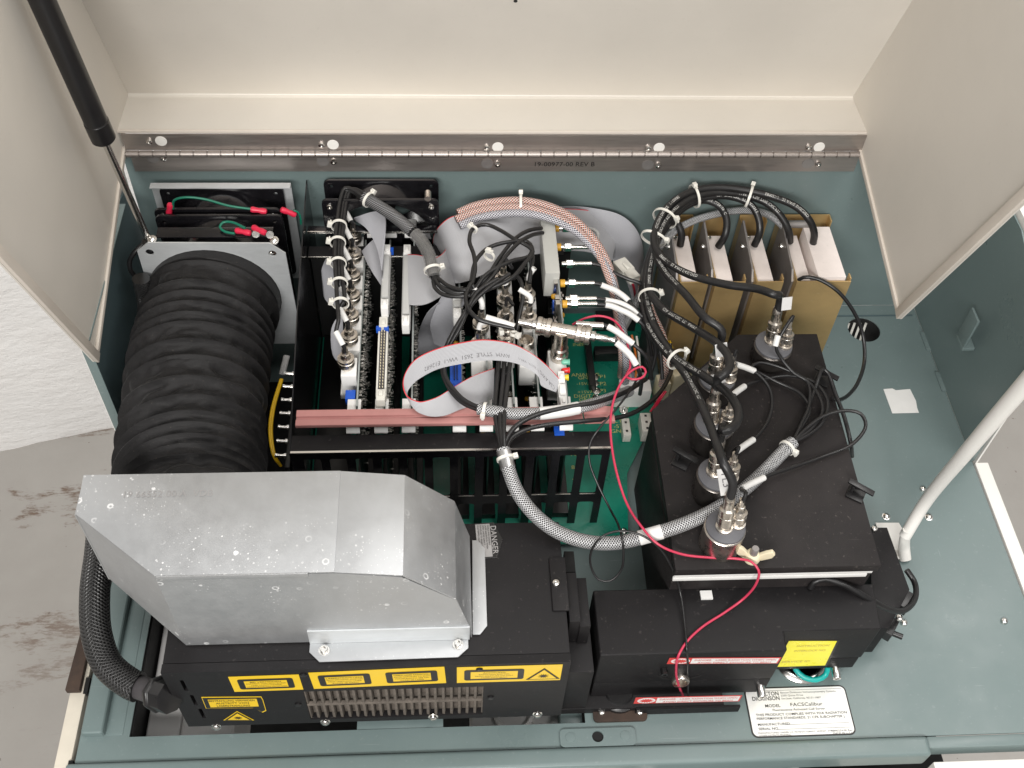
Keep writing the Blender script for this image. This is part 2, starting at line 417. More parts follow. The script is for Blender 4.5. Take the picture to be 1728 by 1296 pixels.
def inst(name, key, fn, parent, loc, d=None, rot=None, **kw):
    """a piece that shares its mesh with its likes; fn() -> (geometry, material, smooth, bevel) round the origin, axis +Z"""
    if key not in CACHE:
        g, m, s, b = fn(); CACHE[key] = to_mesh(name, g, m, s, b)
    o = bpy.data.objects.new(name, CACHE[key]); COL.objects.link(o); WL[o] = V(loc)
    if d is not None:
        o.rotation_mode = 'QUATERNION'; o.rotation_quaternion = frame_to(d)
    if rot is not None: o.rotation_euler = rot
    if parent is not None:
        o.parent = parent; o.location = V(loc)-WL[parent]
    else: o.location = loc
    return tags(o, **kw)
TXT = {}
def text_geo(s, size, align='CENTER', bold=0.0):
    k = (s, align, bold)
    if k not in TXT:
        c = bpy.data.curves.new('t', 'FONT'); c.body = s; c.size = 1; c.resolution_u = 2; c.align_x = align; c.align_y = 'CENTER'; c.offset = bold
        o = bpy.data.objects.new('t', c); COL.objects.link(o); bpy.context.view_layer.update()
        ev = o.evaluated_get(bpy.context.evaluated_depsgraph_get()); me = ev.to_mesh()
        TXT[k] = ([tuple(v.co) for v in me.vertices], [tuple(p.vertices) for p in me.polygons])
        ev.to_mesh_clear(); bpy.data.objects.remove(o); bpy.data.curves.remove(c)
    v, f = TXT[k]; return [(p[0]*size, p[1]*size) for p in v], f
class Fr:
    """a flat frame on a surface: origin, right, up, outward normal"""
    def __init__(s, o, ex, ey):
        s.o = V(o); s.ex = V(ex).normalized(); e = V(ey); s.ey = (e-s.ex*e.dot(s.ex)).normalized(); s.n = s.ex.cross(s.ey)
    def p(s, u, v, w=0): return s.o+s.ex*u+s.ey*v+s.n*w
    def poly(s, pl, w=.0002, t=.0003, holes=()): return slab(lambda a, b, c: s.p(a, b, c), pl, w, w+t, holes)
    def rect(s, u0, v0, u1, v1, w=.0002, t=.0003): return s.poly(rc(u0, u1, v0, v1), w, t)
    def text(s, st, u, v, size, align='CENTER', w=.0008, sx=1, bold=0, fit=None):
        vs, f = text_geo(st, size, align, bold); g = G()
        if fit: sx = min(sx, fit/max(1e-6, max(a for a, b in vs)-min(a for a, b in vs)))
        return g.add([s.p(u+a*sx, v+b, w) for a, b in vs], f)
def fr_px(bl, br, tl, **pl):
    o, a, b = at(*bl, **pl), at(*br, **pl), at(*tl, **pl); f = Fr(o, a-o, b-o); f.W = (a-o).length; f.H = (b-o).dot(f.ey); return f
def text_on_tube(P, r, s0, st, size, ang, flip=1):
    F = frames(P); vs, f = text_geo(st, size, 'LEFT'); g = G(); o = []
    for a, b in vs:
        s = s0+a if flip > 0 else s0-a
        i = next((k for k in range(1, len(F)) if F[k][4] >= s), len(F)-1); f0, f1 = F[i-1], F[i]
        t = (s-f0[4])/max(1e-9, f1[4]-f0[4]); p = f0[0].lerp(f1[0], t); N = f0[2].lerp(f1[2], t); B = f0[3].lerp(f1[3], t)
        th = ang+flip*b/r; o.append(p+(N*math.cos(th)+B*math.sin(th))*(r+.00015))
    return g.add(o, f)
def text_on_ribbon(rg, s0, v0, st, size, flip=1, side=1, up=1):
    a, b, S = rg.edge; vs, f = text_geo(st, size, 'LEFT'); g = G(); o = []
    for u, v in vs:
        s = s0+u*flip; i = next((k for k in range(1, len(S)) if S[k] >= s), len(S)-1)
        t = (s-S[i-1])/max(1e-9, S[i]-S[i-1]); A = a[i-1].lerp(a[i], t); B = b[i-1].lerp(b[i], t)
        w = (B-A); n = (a[i]-a[i-1]).cross(w).normalized()
        o.append(A+w.normalized()*(v0+v*up)+n*side*.0006)
    return g.add(o, f)
def screw_geo():
    g = lathe([(.0036, 0), (.0036, .0014), (.0030, .0026), (.0012, .0032), (.0011, .0022)], 14); return g, CHROME, 40, 0
def hexsocket():
    g = lathe([(.0048, 0), (.0048, .0008), (.0034, .0009), (.0034, .0042), (.0030, .0046), (.0019, .0046), (.0018, .0026)], 14); return g, CHROME, 40, 0
def washer_screw():
    g = lathe([(.0046, 0), (.0046, .0008), (.0034, .001), (.0033, .0026), (.002, .0036), (.0004, .0038)], 14); return g, CHROME, 40, 0
def screw(parent, p, d=(0, 0, 1), kind='pan', name='screw', mat=None):
    fn = {'pan': screw_geo, 'hex': hexsocket, 'wash': washer_screw}[kind]
    return inst(name, kind, fn, parent, p, d)
# ---------------------------------------------------------------- setting
PX_ = -.1505
FZ = -.55
mk('floor', box(-4, 4, -3, 5, FZ-.05, FZ), FLOOR, kind='structure')
wd = V((.98, .196, 0)).normalized(); wn = V((-wd.y, wd.x, 0)); w0 = V((-.771, 1.1, 0))
g = G(); NX, NZ = 90, 40
import mathutils.noise as mn
vs = []
for j in range(NZ+1):
    for i in range(NX+1):
        p = w0+wd*(-1.2+i*4.2/NX); z = FZ-.01+j*2.2/NZ
        q = V((i*4.2/NX, 0, z)); e = .012*mn.fractal(q*6, 1, 2, 4)+.006*mn.noise(V((q.x*2, 3, z*11)))
        vs.append((p.x+wn.x*e, p.y+wn.y*e, z))
g.add(vs, [(j*(NX+1)+i, j*(NX+1)+i+1, (j+1)*(NX+1)+i+1, (j+1)*(NX+1)+i) for j in range(NZ) for i in range(NX)])
mk('wall', g, WALL, kind='structure', sm=60)
# ---------------------------------------------------------------- chassis
ch = thing('instrument_chassis', 'teal powder-coated metal tray of the open instrument, under everything', 'chassis', (.13, .357, 0))
vent_c = at(1458, 556, z=0); port_c = at(1350, 1112, z=0)
deck = slab('xy', rc(-.345, .603, .357, .918), -.0016, 0,
            [rc(-.300, .128, .380, .56), circ(vent_c.x, vent_c.y, .0205, 28), circ(port_c.x, port_c.y, .021, 28)])
dk = mk('deck_plate', deck, TEAL, ch)
a, b = at(602, 1240, z=-.002), at(748, 1232, z=-.002)
mk('deck_tongue', box(a.x, b.x, .3803, .405, -.003, -.0008), TEAL, ch, bev=.0004)
for i in range(7):   # louvre bars under the round vent
    x = vent_c.x-.022+i*.0075
    g = box(-.0014, .0014, -.024, .024, -.001, .001).tr(Matrix.Translation((x, vent_c.y, -.012)) @ Matrix.Rotation(R(-28), 4, 'Z'))
    if i < 4: mk('vent_bar', g, NYLON, ch)
mk('vent_shade_disc', lathe([(.055, 0), (.055, .003)], 28, (vent_c.x, vent_c.y, -.028)), VOID, ch)  # black disc added so the vent opening reads dark
mk('rear_panel', slab('xz', rc(-.342, .605, 0.0004, .245), .918, .9195), TEAL, ch)
mk('side_panel', slab('yz', [(.6755, .0004), (.9178, .0004), (.9178, .243), (.80, .243), (.6755, .20)], .6032, .605), TEAL, ch)
mk('side_panel', slab('yz', [(.680, .0004), (.9178, .0004), (.9178, .205), (.88, .213), (.680, .213)], -.3475, -.346), TEALD, ch)  # shade on this inner face is put into the darker teal
e0 = mk('side_panel_lip', box(-.3475, -.3385, .684, .875, .2132, .2147), TEAL, ch, bev=.0004)
mk('side_panel_lip', box(-.3475, -.3385, .6782, .6798, .001, .211), TEAL, ch, bev=.0004)
mk('side_panel_lip', box(.5985, .605, .673, .6753, .001, .2), TEAL, ch, bev=.0004)
mk('front_rail', box(-.352, .455, .337, .3560, -.022, .0045), TEAL, ch, bev=.0045, seg=4)
mk('front_edge', box(.4555, .603, .345, .3567, -.02, -.0006), TEAL, ch, bev=.002)
fr = at(1011, 1256, z=.006)
tabo = rrect(fr.x-.036, fr.x+.036, .3562, .3735, .004)
mk('latch_tab', slab('xy', tabo, .0006, .0026, [circ(fr.x, .3655, .0055, 18)]), TEAL, ch)
mk('tab_hole', lathe([(.0054, 0), (.0054, .0004), (.001, .0005)], 18, (fr.x, .3655, .0002)), VOID, ch)
for s in (-1, 1): inst('spot_weld', 'weld', lambda: (lathe([(.0048, 0), (.0046, .0004), (.001, .0005)], 18), TEAL, 40, 0), ch, (fr.x+s*.026, .3655, .0026))
mk('slide_rail', box(-.3425, -.3225, .381, .69, -.012, .010), TEAL, ch, bev=.003, seg=3)
mk('slide_rail', box(-.3222, -.306, .3815, .69, -.016, .001), TEAL, ch, bev=.002)
mk('side_bracket', box(.588, .6028, .768, .79, .085, .09), TEAL, ch, bev=.001)
mk('side_bracket', box(.588, .591, .768, .79, .09, .135), TEAL, ch, bev=.001)
for px, py in ((1495, 872), (1567, 873), (1557, 826), (1437, 826), (1694, 1049), (1525, 1052)):
    screw(ch, at(px, py, z=0), kind='wash' if py == 872 or py == 873 else 'pan')
for px, py in ((1556, 551), (1580, 622)): pass
mk('seam_strip', box(.46, .597, .8985, .9005, .0003, .0009), TEALD, ch)
for yy in (.84, .775): mk('side_tab', box(.598, .6032, yy, yy+.03, .0004, .002), TEAL, ch)
# white outer shell
sh = thing('outer_shell', 'white painted outer shell edging both sides of the teal tray', 'shell', (.61, .36, -.05))
mk('side_strip', box(.6065, .622, .30, .672, -.04, -.001), WHITE, sh, bev=.001)
mk('side_wall', slab('yz', [(.672, -.04), (.93, -.04), (.93, .25), (.80, .25), (.672, .206)], .6075, .6095), WHITE, sh)
mk('side_wall_cap', box(.6096, .66, .672, .93, .2455, .250), WHITE, sh, bev=.001)
mk('side_strip', box(-.364, -.3495, .30, .60, -.04, -.002), CREAM, sh, bev=.001)
mk('side_wall', slab('yz', [(.689, -.1), (.93, -.1), (.93, .225), (.689, .225)], -.3535, -.3500), WHITE, sh)
for yy in (.352, .432): mk('strip_notch', cbox((-.3492, yy, -.0035), (.004, .016, .006)), VOID, sh)
mk('felt_pad', slab('xy', [(-.3665, .425), (-.353, .425), (-.3525, .55), (-.361, .55)], -.0018, .006), BROWNF, sh, bev=.001)
# lower body seen through the opening and under the front rail
lb = thing('lower_body', 'dark lower body of the instrument beneath the tray, with milky plastic tanks', 'body', (.13, .45, -.3))
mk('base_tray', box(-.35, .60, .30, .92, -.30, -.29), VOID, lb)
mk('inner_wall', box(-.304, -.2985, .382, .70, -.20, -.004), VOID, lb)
ta = at(250, 1200, z=-.03); tb = at(395, 1225, z=-.03)
mk('tank', box(-.296, -.262, .384, .55, -.12, -.036), TRANSW, lb, bev=.004, seg=3)
mk('tank', box(-.2615, tb.x, .384, .55, -.12, -.030), TRANSW, lb, bev=.006, seg=3)
a, b = at(795, 1225, z=-.03), at(975, 1215, z=-.03)
mk('tank', box(a.x, b.x, .384, .55, -.12, -.03), TRANSW, lb, bev=.004, seg=3)
c = at(868, 1232, z=-.03)
mk('tank_cap', lathe([(.020, 0), (.020, .008), (.017, .010), (.015, .004), (.002, .003)], 28, (c.x, .402, -.03)), TRANSW, lb, sm=40)
mk('inner_post', box(.105, .127, .383, .55, -.16, -.012), TEAL, lb, bev=.002)
def lower(name, x0, x1, mat, z, y0=.18, y1=.336, h=.1, **k):
    a, b = at(x0, 1290, z=z), at(x1, 1285, z=z); return mk(name, box(a.x, b.x, y0, y1, z-h, z), mat, lb, bev=.0015, **k)
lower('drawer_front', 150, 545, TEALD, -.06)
lower('drawer_front', 548, 690, CREAM, -.07)
mk('hose', tube([at(660, 1275, z=-.06), at(672, 1285, z=-.058), at(676, 1300, z=-.06)], .004), IVORY, lb, sm=60)
lower('cover_panel', 782, 1010, WHITE, -.045)
lower('cover_post', 1014, 1048, CREAM, -.04)
lower('hinge_block', 1081, 1104, WPLAST, -.035)
dp = lower('drawer_plate', 1107, 1372, TEAL, -.055)
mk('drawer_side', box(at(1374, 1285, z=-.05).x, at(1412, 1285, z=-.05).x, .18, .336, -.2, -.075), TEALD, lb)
p = at(1194, 1294, z=-.055); mk('drawer_hole', lathe([(.005, 0), (.005, .0005), (.001, .0006)], 16, (p.x, p.y, -.0551)), VOID, lb)
mk('drawer_clip', cbox(at(1337, 1288, z=-.05), (.008, .014, .012)), GREYP, lb, bev=.001)
lower('cover_panel', 1418, 1572, BEIGE, -.03)
lower('cover_panel', 1576, 1800, WHITE, -.012)
# ---------------------------------------------------------------- raised lid
lid = thing('hinged_top_cover', 'raised beige metal lid hinged along the back, interior facing the viewer', 'lid', (.06, .92, .25))
def up(z): return .982-.36*(z-.2735)
LX0, LX1 = -.3410, .4595
pn = lambda a, b, c: V((a, up(b)+c, b))
mk('back_panel', slab(pn, rc(LX0+.0015, LX1-.0015, .2742, .76), 0, .002), BEIGE, lid)
mk('rear_flange', slab('yz', [(.9205, .2755), (.9205, .2772), (.9765, .2755), (.9800, .2765), (.9812, .2785), (.9830, .2780), (.9820, .2748), (.9790, .2738)], LX0+.0015, LX1-.0015), BEIGE, lid)
mk('hinge_lip', box(LX0+.0005, LX1-.0015, .9172, .9203, .2743, .2775), BEIGE_H, lid, bev=.0006)
for x0, x1 in ((LX0-.0005, LX0+.0014), (LX1-.0014, LX1+.0005)):
    ty, tz = (.707, .209) if x0 > 0 else (.679, .187)
    by = ty-.37*(.74-tz); sk = [(.9205, .250), (ty, tz), (by, .74), (.80, .78), (.9825, .2755)]
    sl_ = (lambda y: 0)
    s = mk('side_skirt', slab('yz', sk, x0, x1), BEIGE, lid)
    i = 1 if x0 > 0 else -1
    xi = x0 if x0 > 0 else x1
    def strip(pa, pb, wdt, th):
        d = (V(pb)-V(pa)).normalized(); m = V((0, -d.z, d.y)); m = m if m.dot(V((0, .75, .45))-V(pa)) > 0 else -m
        g = G(); vs = []
        for p in (V(pa), V(pb)):
            for u, v in ((0, 0), (wdt, 0), (wdt, th), (0, th)): vs.append(V((xi+sl_(p.y), p.y, p.z))+m*u-V((i*v, 0, 0)))
        return g.add(vs, [(0, 1, 2, 3), (4, 7, 6, 5), (0, 4, 5, 1), (1, 5, 6, 2), (2, 6, 7, 3), (3, 7, 4, 0)])
    mk('skirt_hem', strip((0, ty, tz), (0, by, .74), .010, .004), BEIGE_H, lid, bev=.0008)
    mk('skirt_hem', strip((0, .9205, .250), (0, ty, tz), .006, .003), BEIGE_H, lid, bev=.0008)
mk('pinhole', lathe([(.002, 0), (.002, .0004)], 10, (at(870, 5, y=up(.43)).x, up(.425), .425), (0, -1, -.3)), VOID, lid)
# ---------------------------------------------------------------- piano hinge
hg = thing('piano_hinge', 'long brushed steel piano hinge joining the lid to the rear panel', 'hinge', (.065, .916, .25))
HX0, HX1 = -.336, .4580
up_h, lo_h = [], []
for a in ((272, 237), (562, 243), (840, 247), (1112, 248), (1382, 247)): p = at(*a, y=.9165); up_h.append((p.x, p.z))
for a in ((258, 265), (545, 271), (822, 275), (1093, 277), (1363, 275)): p = at(*a, y=.9165); lo_h.append((p.x, p.z))
mk('upper_leaf', slab('xz', rc(HX0, HX1, .2535, .2742), .9155, .9168), STEEL, hg)
mk('lower_leaf', slab('xz', rc(HX0+.003, HX1, .2245, .2478), .9155, .9168), STEEL, hg)
NK = 56; kw = (HX1-HX0)/NK
for k in range(NK):
    inst('knuckle', 'knuckle', lambda: (lathe([(.0034, .0004), (.0038, .0008), (.0038, kw-.0008), (.0034, kw-.0004)], 14), STEEL, 40, 0), hg, (HX0+k*kw, .9125, .2507), (1, 0, 0))
mk('hinge_pin', cyl((HX0-.001, .9125, .2507), (HX1+.001, .9125, .2507), .0024), STEEL, hg, sm=40)
for i, (x, z) in enumerate(up_h):
    inst('rivet_cap', 'cap', lambda: (lathe([(.0062, 0), (.006, .0006), (.001, .0009)], 20), WHITE, 40, 0), hg, (x, .9155, z), (0, -1, 0))
    screw(hg, (x-.012, .9155, z), (0, -1, 0), name='rivet')
for i, (x, z) in enumerate(lo_h):
    inst('rivet_cap', 'cap2', lambda: (lathe([(.0068, 0), (.0066, .0005), (.001, .0007)], 20), ALUG, 40, 0), hg, (x, .9155, z), (0, -1, 0))
    screw(hg, (x+.0115, .9155, z), (0, -1, 0), name='rivet')
p = at(952, 277, y=.9155)
mk('stamped_text', Fr((p.x, .9152, p.z), (1, 0, .002), (0, 0, 1)).text('19-00977-00 REV B', 0, 0, .0085, w=.0003), INK, hg)
# ---------------------------------------------------------------- gas strut
s0, s1 = at(252, 408, y=.812), at(40, -70, x=-.322)
d = (s1-s0).normalized(); L = (s1-s0).length
k0 = at(172, 236, y=(s0+(s1-s0)*.42).y)
mid = s0+d*((k0-s0).dot(d))
st = thing('gas_strut', 'black gas strut with slim steel rod propping the lid at the left', 'strut', s0)
mk('rod', cyl(s0, mid+d*.01, .0034), CHROME, st, sm=40)
mk('cylinder', lathe([(.0095, .0), (.0112, .002), (.0112, .022), (.0108, .0225), (.0106, .024), (.0106, L)], 28, mid, d), PLASTB, st, sm=35)
mk('end_fitting', lathe([(.007, -.014), (.007, .002)], 16, s0, d), PLASTB, st, sm=40)
# ---------------------------------------------------------------- fans
def fan(name, label, cx, cz, y0, y1, half, grp='square black cooling fans'):
    t = thing(name, label, 'fan', (cx, y0, cz-half), grp)
    R0 = half*.92
    hs = [circ(cx+sx*half*.87, cz+sz*half*.87, .0022, 10) for sx in (-1, 1) for sz in (-1, 1)]
    fo = rrect(cx-half, cx+half, cz-half, cz+half, half*.09)
    for yy in (y0, y1-.0035): mk('flange', slab('xz', fo, yy, yy+.0035, [circ(cx, cz, R0, 40)]+hs), BLACKG, t, bev=.0006)
    g = G(); n = 44; vs = []; fs = []
    for r, y in ((R0, y0+.001), (R0, y1-.001), (R0+.0025, y1-.001), (R0+.0025, y0+.001)):
        for i in range(n): a = 2*math.pi*i/n; vs.append((cx+r*math.cos(a), y, cz+r*math.sin(a)))
    for k in range(4):
        for i in range(n): fs.append((k*n+i, k*n+(i+1) % n, ((k+1) % 4)*n+(i+1) % n, ((k+1) % 4)*n+i))
    mk('barrel', g.add(vs, fs), BLACKG, t, sm=40)
    mk('hub', lathe([(.021, 0), (.022, .002), (.022, y1-y0-.008), (.020, y1-y0-.006)], 28, (cx, y0+.004, cz), (0, 1, 0)), BLACKG, t, sm=40)
    for i in range(5):
        a = 2*math.pi*i/5; g = G(); vs = []; fs = []
        for k in range(6):
            r = .021+(R0-.025)*k/5
            for e in (0, 1):
                th = a+(.62 if e else 0); y = y0+.006+(y1-y0-.014)*e
                vs += [(cx+r*math.cos(th), y, cz+r*math.sin(th)), (cx+r*math.cos(th), y+.0012, cz+r*math.sin(th))]
        for k in range(5):
            o = k*4; fs += [(o, o+2, o+6, o+4), (o+1, o+5, o+7, o+3), (o, o+4, o+5, o+1), (o+2, o+3, o+7, o+6)]
        mk('blade', g.add(vs, fs), BLACKG, t, sm=40)
    for sx in (-1, 1): screw(t, (cx+sx*half*.87, y0, cz+half*.87), (0, -1, 0))
    return t
pa, pb = at(255, 311, y=.902), at(492, 316, y=.902)
fp = thing('fan_backing_plate', 'thin bright plate edge behind the rearmost left fan', 'plate', ((pa.x+pb.x)/2, .901, .06))
mk('plate', slab('xz', rc(pa.x, pb.x, .075, .219), .900, .9015, [circ((pa.x+pb.x)/2, .147, .058, 40)]), GALVB, fp)
mk('top_lip', box(pa.x, pb.x, .893, .9015, .2192, .2207), GALVB, fp, bev=.0004)
f1 = fan('cooling_fan', 'rear black fan against the bright plate, under the left end of the hinge', (pa.x+pb.x)/2, .152, .862, .8995, .066)
qa, qb = at(255, 358, y=.852), at(482, 364, y=.852)
f2 = fan('cooling_fan', 'front black fan bolted to the galvanised duct plate', (qa.x+qb.x)/2, .155, .806, .852, .066)
mk('stay', box(qa.x+.01, qb.x-.01, .815, .83, .2215, .223), BLACKG, f2, bev=.0006)
ra, rb = at(545, 305, y=.905), at(740, 305, y=.905)
f3 = fan('cooling_fan', 'black fan on the rear panel behind the circuit cards', (ra.x+rb.x)/2, .158, .873, .908, .0625)
p = at(722, 325, y=.872); mk('terminal_screw', cyl((p.x, .8725, p.z), (p.x, .862, p.z), .0035), NICKEL, f3, sm=40)
def crimp(parent, p, d, ring=True, name='crimp_terminal'):
    d = V(d).normalized()
    t = mk(name, lathe([(.0026, -.008), (.0034, -.006), (.0026, 0), (.0034, .004), (.0030, .008), (.0014, .009)], 12, p, d), RED, parent, sm=50)
    if ring: mk('ring_tongue', lathe([(.004, 0), (.004, .0008)], 14, V(p)+d*.014, (0, -.6, .8)), CHROME, t)
    return t
gw = thing('earth_wire', 'green wire with red crimps arching across the rear left fan', 'wire', at(292, 350, z=.21))
P = [at(292, 352, y=.857), at(294, 338, y=.856), at(312, 333, y=.856), at(345, 336, y=.856), at(385, 347, y=.856), at(425, 353, y=.856)]
mk('insulation', tube(P, .0013, 8), GREENW, gw, sm=60)
crimp(gw, at(286, 353, y=.857), P[0]-P[1], False); crimp(gw, at(436, 355, y=.855), P[-1]-P[-2], False)
gw = thing('earth_wire', 'short green wire with red crimp bending down behind the black partition', 'wire', at(490, 360, z=.2))
P = [at(495, 355, y=.85), at(503, 358, y=.85), at(507, 368, y=.85), at(508, 378, y=.852)]
mk('insulation', tube(P, .0011, 8), GREENW, gw, sm=60); crimp(gw, at(487, 358, y=.85), P[0]-P[1], False)
gw = thing('earth_wire', 'looped green wire with paired red crimps above the duct plate', 'wire', at(400, 390, z=.22))
P = [at(396, 394, z=.226), at(380, 391, z=.226), at(371, 383, z=.227), at(377, 375, z=.229), at(392, 375, z=.230), at(414, 385, z=.230)]
mk('insulation', tube(P, .0014, 8), GREENW, gw, sm=60)
crimp(gw, at(410, 391, z=.226), P[0]-P[1]); crimp(gw, at(437, 388, z=.230), P[-1]-P[-2])
# galvanised octagonal plate with duct
YP = .8035
oc = [at(*q, y=YP) for q in ((232, 422), (250, 408), (455, 409), (482, 426), (494, 510), (492, 565), (262, 565))]
pl = thing('duct_plate', 'bright galvanised plate with clipped corners holding the black duct', 'plate', (-.24, YP, .05))
hc = at(364, 520, y=YP); HC = V((oc[1].x*.5+oc[2].x*.5-.007, YP, .148)); HR = .0695
ol = [(p.x, p.z) for p in oc[:4]]+[(oc[3].x+.002, .07), (oc[0].x-.002, .07)]
h1, h2 = at(253, 424, y=YP), at(460, 426, y=YP)
mk('plate', slab('xz', ol, YP-.0016, YP, [circ(HC.x, HC.z, HR, 44), circ(h1.x, h1.z, .0042, 16), circ(h2.x, h2.z, .0042, 16)]), GALVB, pl)
for p in (at(257, 404, y=.808), at(463, 406, y=.808)): screw(pl, p, (0, -.4, 1), 'wash', 'bolt')
for p in (h2,): mk('rusty_bolt', cyl((p.x, YP+.001, p.z), (p.x, YP+.004, p.z), .0038), BROWNF, pl)
# flexible duct
mk('deck_shade_sheet', box(-.300, PX_-.003, .51, .80, .0006, .003), BLACK, ch)  # black sheet added over the teal deck to stand for shade
du = thing('flexible_duct', 'wrinkled black cloth ventilation duct running from the fan plate to the metal hood', 'duct', (-.22, .5, .05))
A0, A1, A2, A3 = V((HC.x, YP+.004, HC.z)), V((HC.x-.004, .72, .150)), V((HC.x+.004, .60, .155)), V((HC.x+.020, .4965, .172))
sp = spline([A0, A1, A2, A3], .0013); F = frames(sp); tot = F[-1][4]; n = 110; g = G(); vs = []; fs = []
rings = [YP+.004-q for q in (.785, .758, .7425, .727, .713, .700, .678, .657, .630, .602, .578, .563, .547, .534, .521)]
for p, T, N, B, s in F:
    w_ = min(abs(s-q) for q in rings); nx = sorted(rings, key=lambda q: abs(s-q))[:2]; gap = abs(nx[0]-nx[1])
    sag = -math.sin(math.pi*min(1, w_/max(.006, gap)))*min(.0085, gap*.40)
    rib = .0030*math.exp(-(w_/.0011)**2)
    for i in range(n):
        a = 2*math.pi*i/n
        fold = .0022*mn.noise(V((2.2*math.cos(a), 2.2*math.sin(a), s*70)))-.0042*abs(mn.noise(V((3.2*math.cos(a)+s*14, 3.2*math.sin(a)-s*9, s*85))))+.001
        k = min(1, w_/.004)
        r = HR-.0006+ (0 if s < .018 else sag*(.75+.5*mn.noise(V((2*math.cos(a), 2*math.sin(a), s*25+5))))+rib+fold*k*1.5) - .002*s/tot
        vs.append(p+N*(r*math.cos(a))+B*(r*math.sin(a)))
for k in range(len(F)-1):
    for i in range(n): fs.append((k*n+i, k*n+(i+1) % n, (k+1)*n+(i+1) % n, (k+1)*n+i))
mk('cloth_hose', g.add(vs, fs), FABRIC, du, sm=70)
# ---------------------------------------------------------------- galvanised hood
HY0, HY1, ZT = .403, .496, .265
hd = thing('air_hood', 'spotted galvanised sheet-metal hood with bent flanges on top of the laser', 'hood', (-.13, HY0, .141))
prof = [(-.088, .2645), (-.036, .2570), (.005, .2155), (.0185, .156), (.0185, .1445)]
th = .0012
g = G()
top = [(-.223, HY0), (-.088, HY0), (-.088, HY1), (-.294, HY1), (-.2925, .459)]
g += slab('xy', top, ZT-th, ZT)
mk('top_sheet', g, GALV, hd, bev=.0003)
for i in range(4):
    (x0, z0), (x1, z1) = prof[i], prof[i+1]; dx, dz = x1-x0, z1-z0; l = math.hypot(dx, dz); nx, nz = dz/l*th, -dx/l*th
    g = G(); vs = [(x, y, z) for y in (HY0, HY1) for x, z in ((x0, z0), (x1, z1), (x1+nx, z1+nz), (x0+nx, z0+nz))]
    g.add(vs, [(0, 1, 2, 3), (4, 7, 6, 5), (0, 4, 5, 1), (1, 5, 6, 2), (2, 6, 7, 3), (3, 7, 4, 0)])
    mk('bent_sheet', g, GALV, hd, bev=.0002)
fo = [(-.223, .1435), (.0165, .1435), (.0172, .156), (.004, .2145), (-.037, .254), (-.088, .2628), (-.223, .2632)]
mk('front_sheet', slab('xz', fo, HY0, HY0+th), GALV, hd)
g = G(); q = [(-.223, HY0, .1435), (-.2925, .459, .158), (-.2925, .459, .2634), (-.223, HY0, .2634)]
off = V((.6, .75, 0)).normalized()*th
g.add([V(p) for p in q]+[V(p)+off for p in q], [(0, 1, 2, 3), (7, 6, 5, 4), (0, 4, 5, 1), (1, 5, 6, 2), (2, 6, 7, 3), (3, 7, 4, 0)])
mk('chamfer_sheet', g, GALV, hd)
mk('end_sheet', slab('yz', [(.4592, .158), (HY1, .168), (HY1, .2634), (.4592, .2634)], -.294, -.2928), GALV, hd)
mk('lap_seam', box(-.222, -.108, HY0-.0012, HY0-.0001, .2595, .2652), GALV, hd, bev=.0003)
fl0, fl1 = at(523, 1086, z=.1435), at(790, 1076, z=.1435); fb0, fb1 = at(535, 1123, z=.1435), at(790, 1104, z=.1435)
x0, x1 = fl0.x, fl1.x; yb = (fb0.y+fb1.y)/2+.001
mk('mounting_flange', slab('xy', [(x0, HY0-.0002), (x1, HY0-.0002), (x1, yb+.008), (x1-.009, yb), (x0+.009, yb-.001), (x0, yb+.008)], .1422, .1434), GALV, hd, bev=.0003)
mk('joggle_sheet', box(x0, .0165, HY0-.0016, HY0-.0002, .1436, .1665), GALVB, hd)
q = [at(*a, z=.143) for a in ((797, 912), (806, 912), (818, 925), (822, 1056), (810, 1071), (797, 1071))]
mk('mounting_flange', slab('xy', [(max(p.x, .0192), p.y) for p in q], .1422, .1434), GALV, hd, bev=.0003)
for px, py in ((547, 1098), (773, 1088)): screw(hd, at(px, py, z=.1436), kind='hex', name='bolt')
p = at(283, 834, z=ZT)
mk('stamped_text', Fr((p.x, p.y, ZT), (1, .0, 0), (0, 1, 0)).text('19 66552 00 A  VDB', 0, 0, .0085, w=.0003), LABS, hd)
# ---------------------------------------------------------------- laser head
LX, LXR, LY0, LY1, LZ0, LZ1 = -.2415, .1025, .380, .519, .021, .140
la = thing('laser_unit', 'long black laser head with yellow warning labels and a vent grille', 'laser', (-.07, LY0, LZ0))
gx0, gx1 = at(515, 1180, y=LY0).x, at(815, 1180, y=LY0).x
gz0, gz1 = at(660, 1210, y=LY0).z, at(660, 1163, y=LY0).z
mk('housing', box(LX, LXR, LY0+.0085, LY1, LZ0, LZ1), BLACK, la, bev=.0012)
sl = []
for q in ((300, 1148, 315, 1166), (317, 1173, 331, 1190), (332, 1196, 344, 1212)):
    a, b = at(q[0]+6, q[1], y=LY0), at(q[2], q[3], y=LY0); xm = (a.x+b.x)/2; sl.append(rrect(xm-.0016, xm+.0016, min(a.z, b.z), max(a.z, b.z), .0015, 3))
mk('front_panel', slab('xz', rc(LX, LXR, LZ0, LZ1+.0004), LY0, LY0+.0080, sl+[rc(gx0, gx1, gz0, gz1)]), BLACK, la)
n = 22; pw = (gx1-gx0)/n; zm = (gz0+gz1)/2; hs = []
mk('grille_frame', slab('xz', rc(gx0, gx1, zm-.0016, zm+.0016), LY0+.0005, LY0+.004), DUSTF, la, bev=.0004)
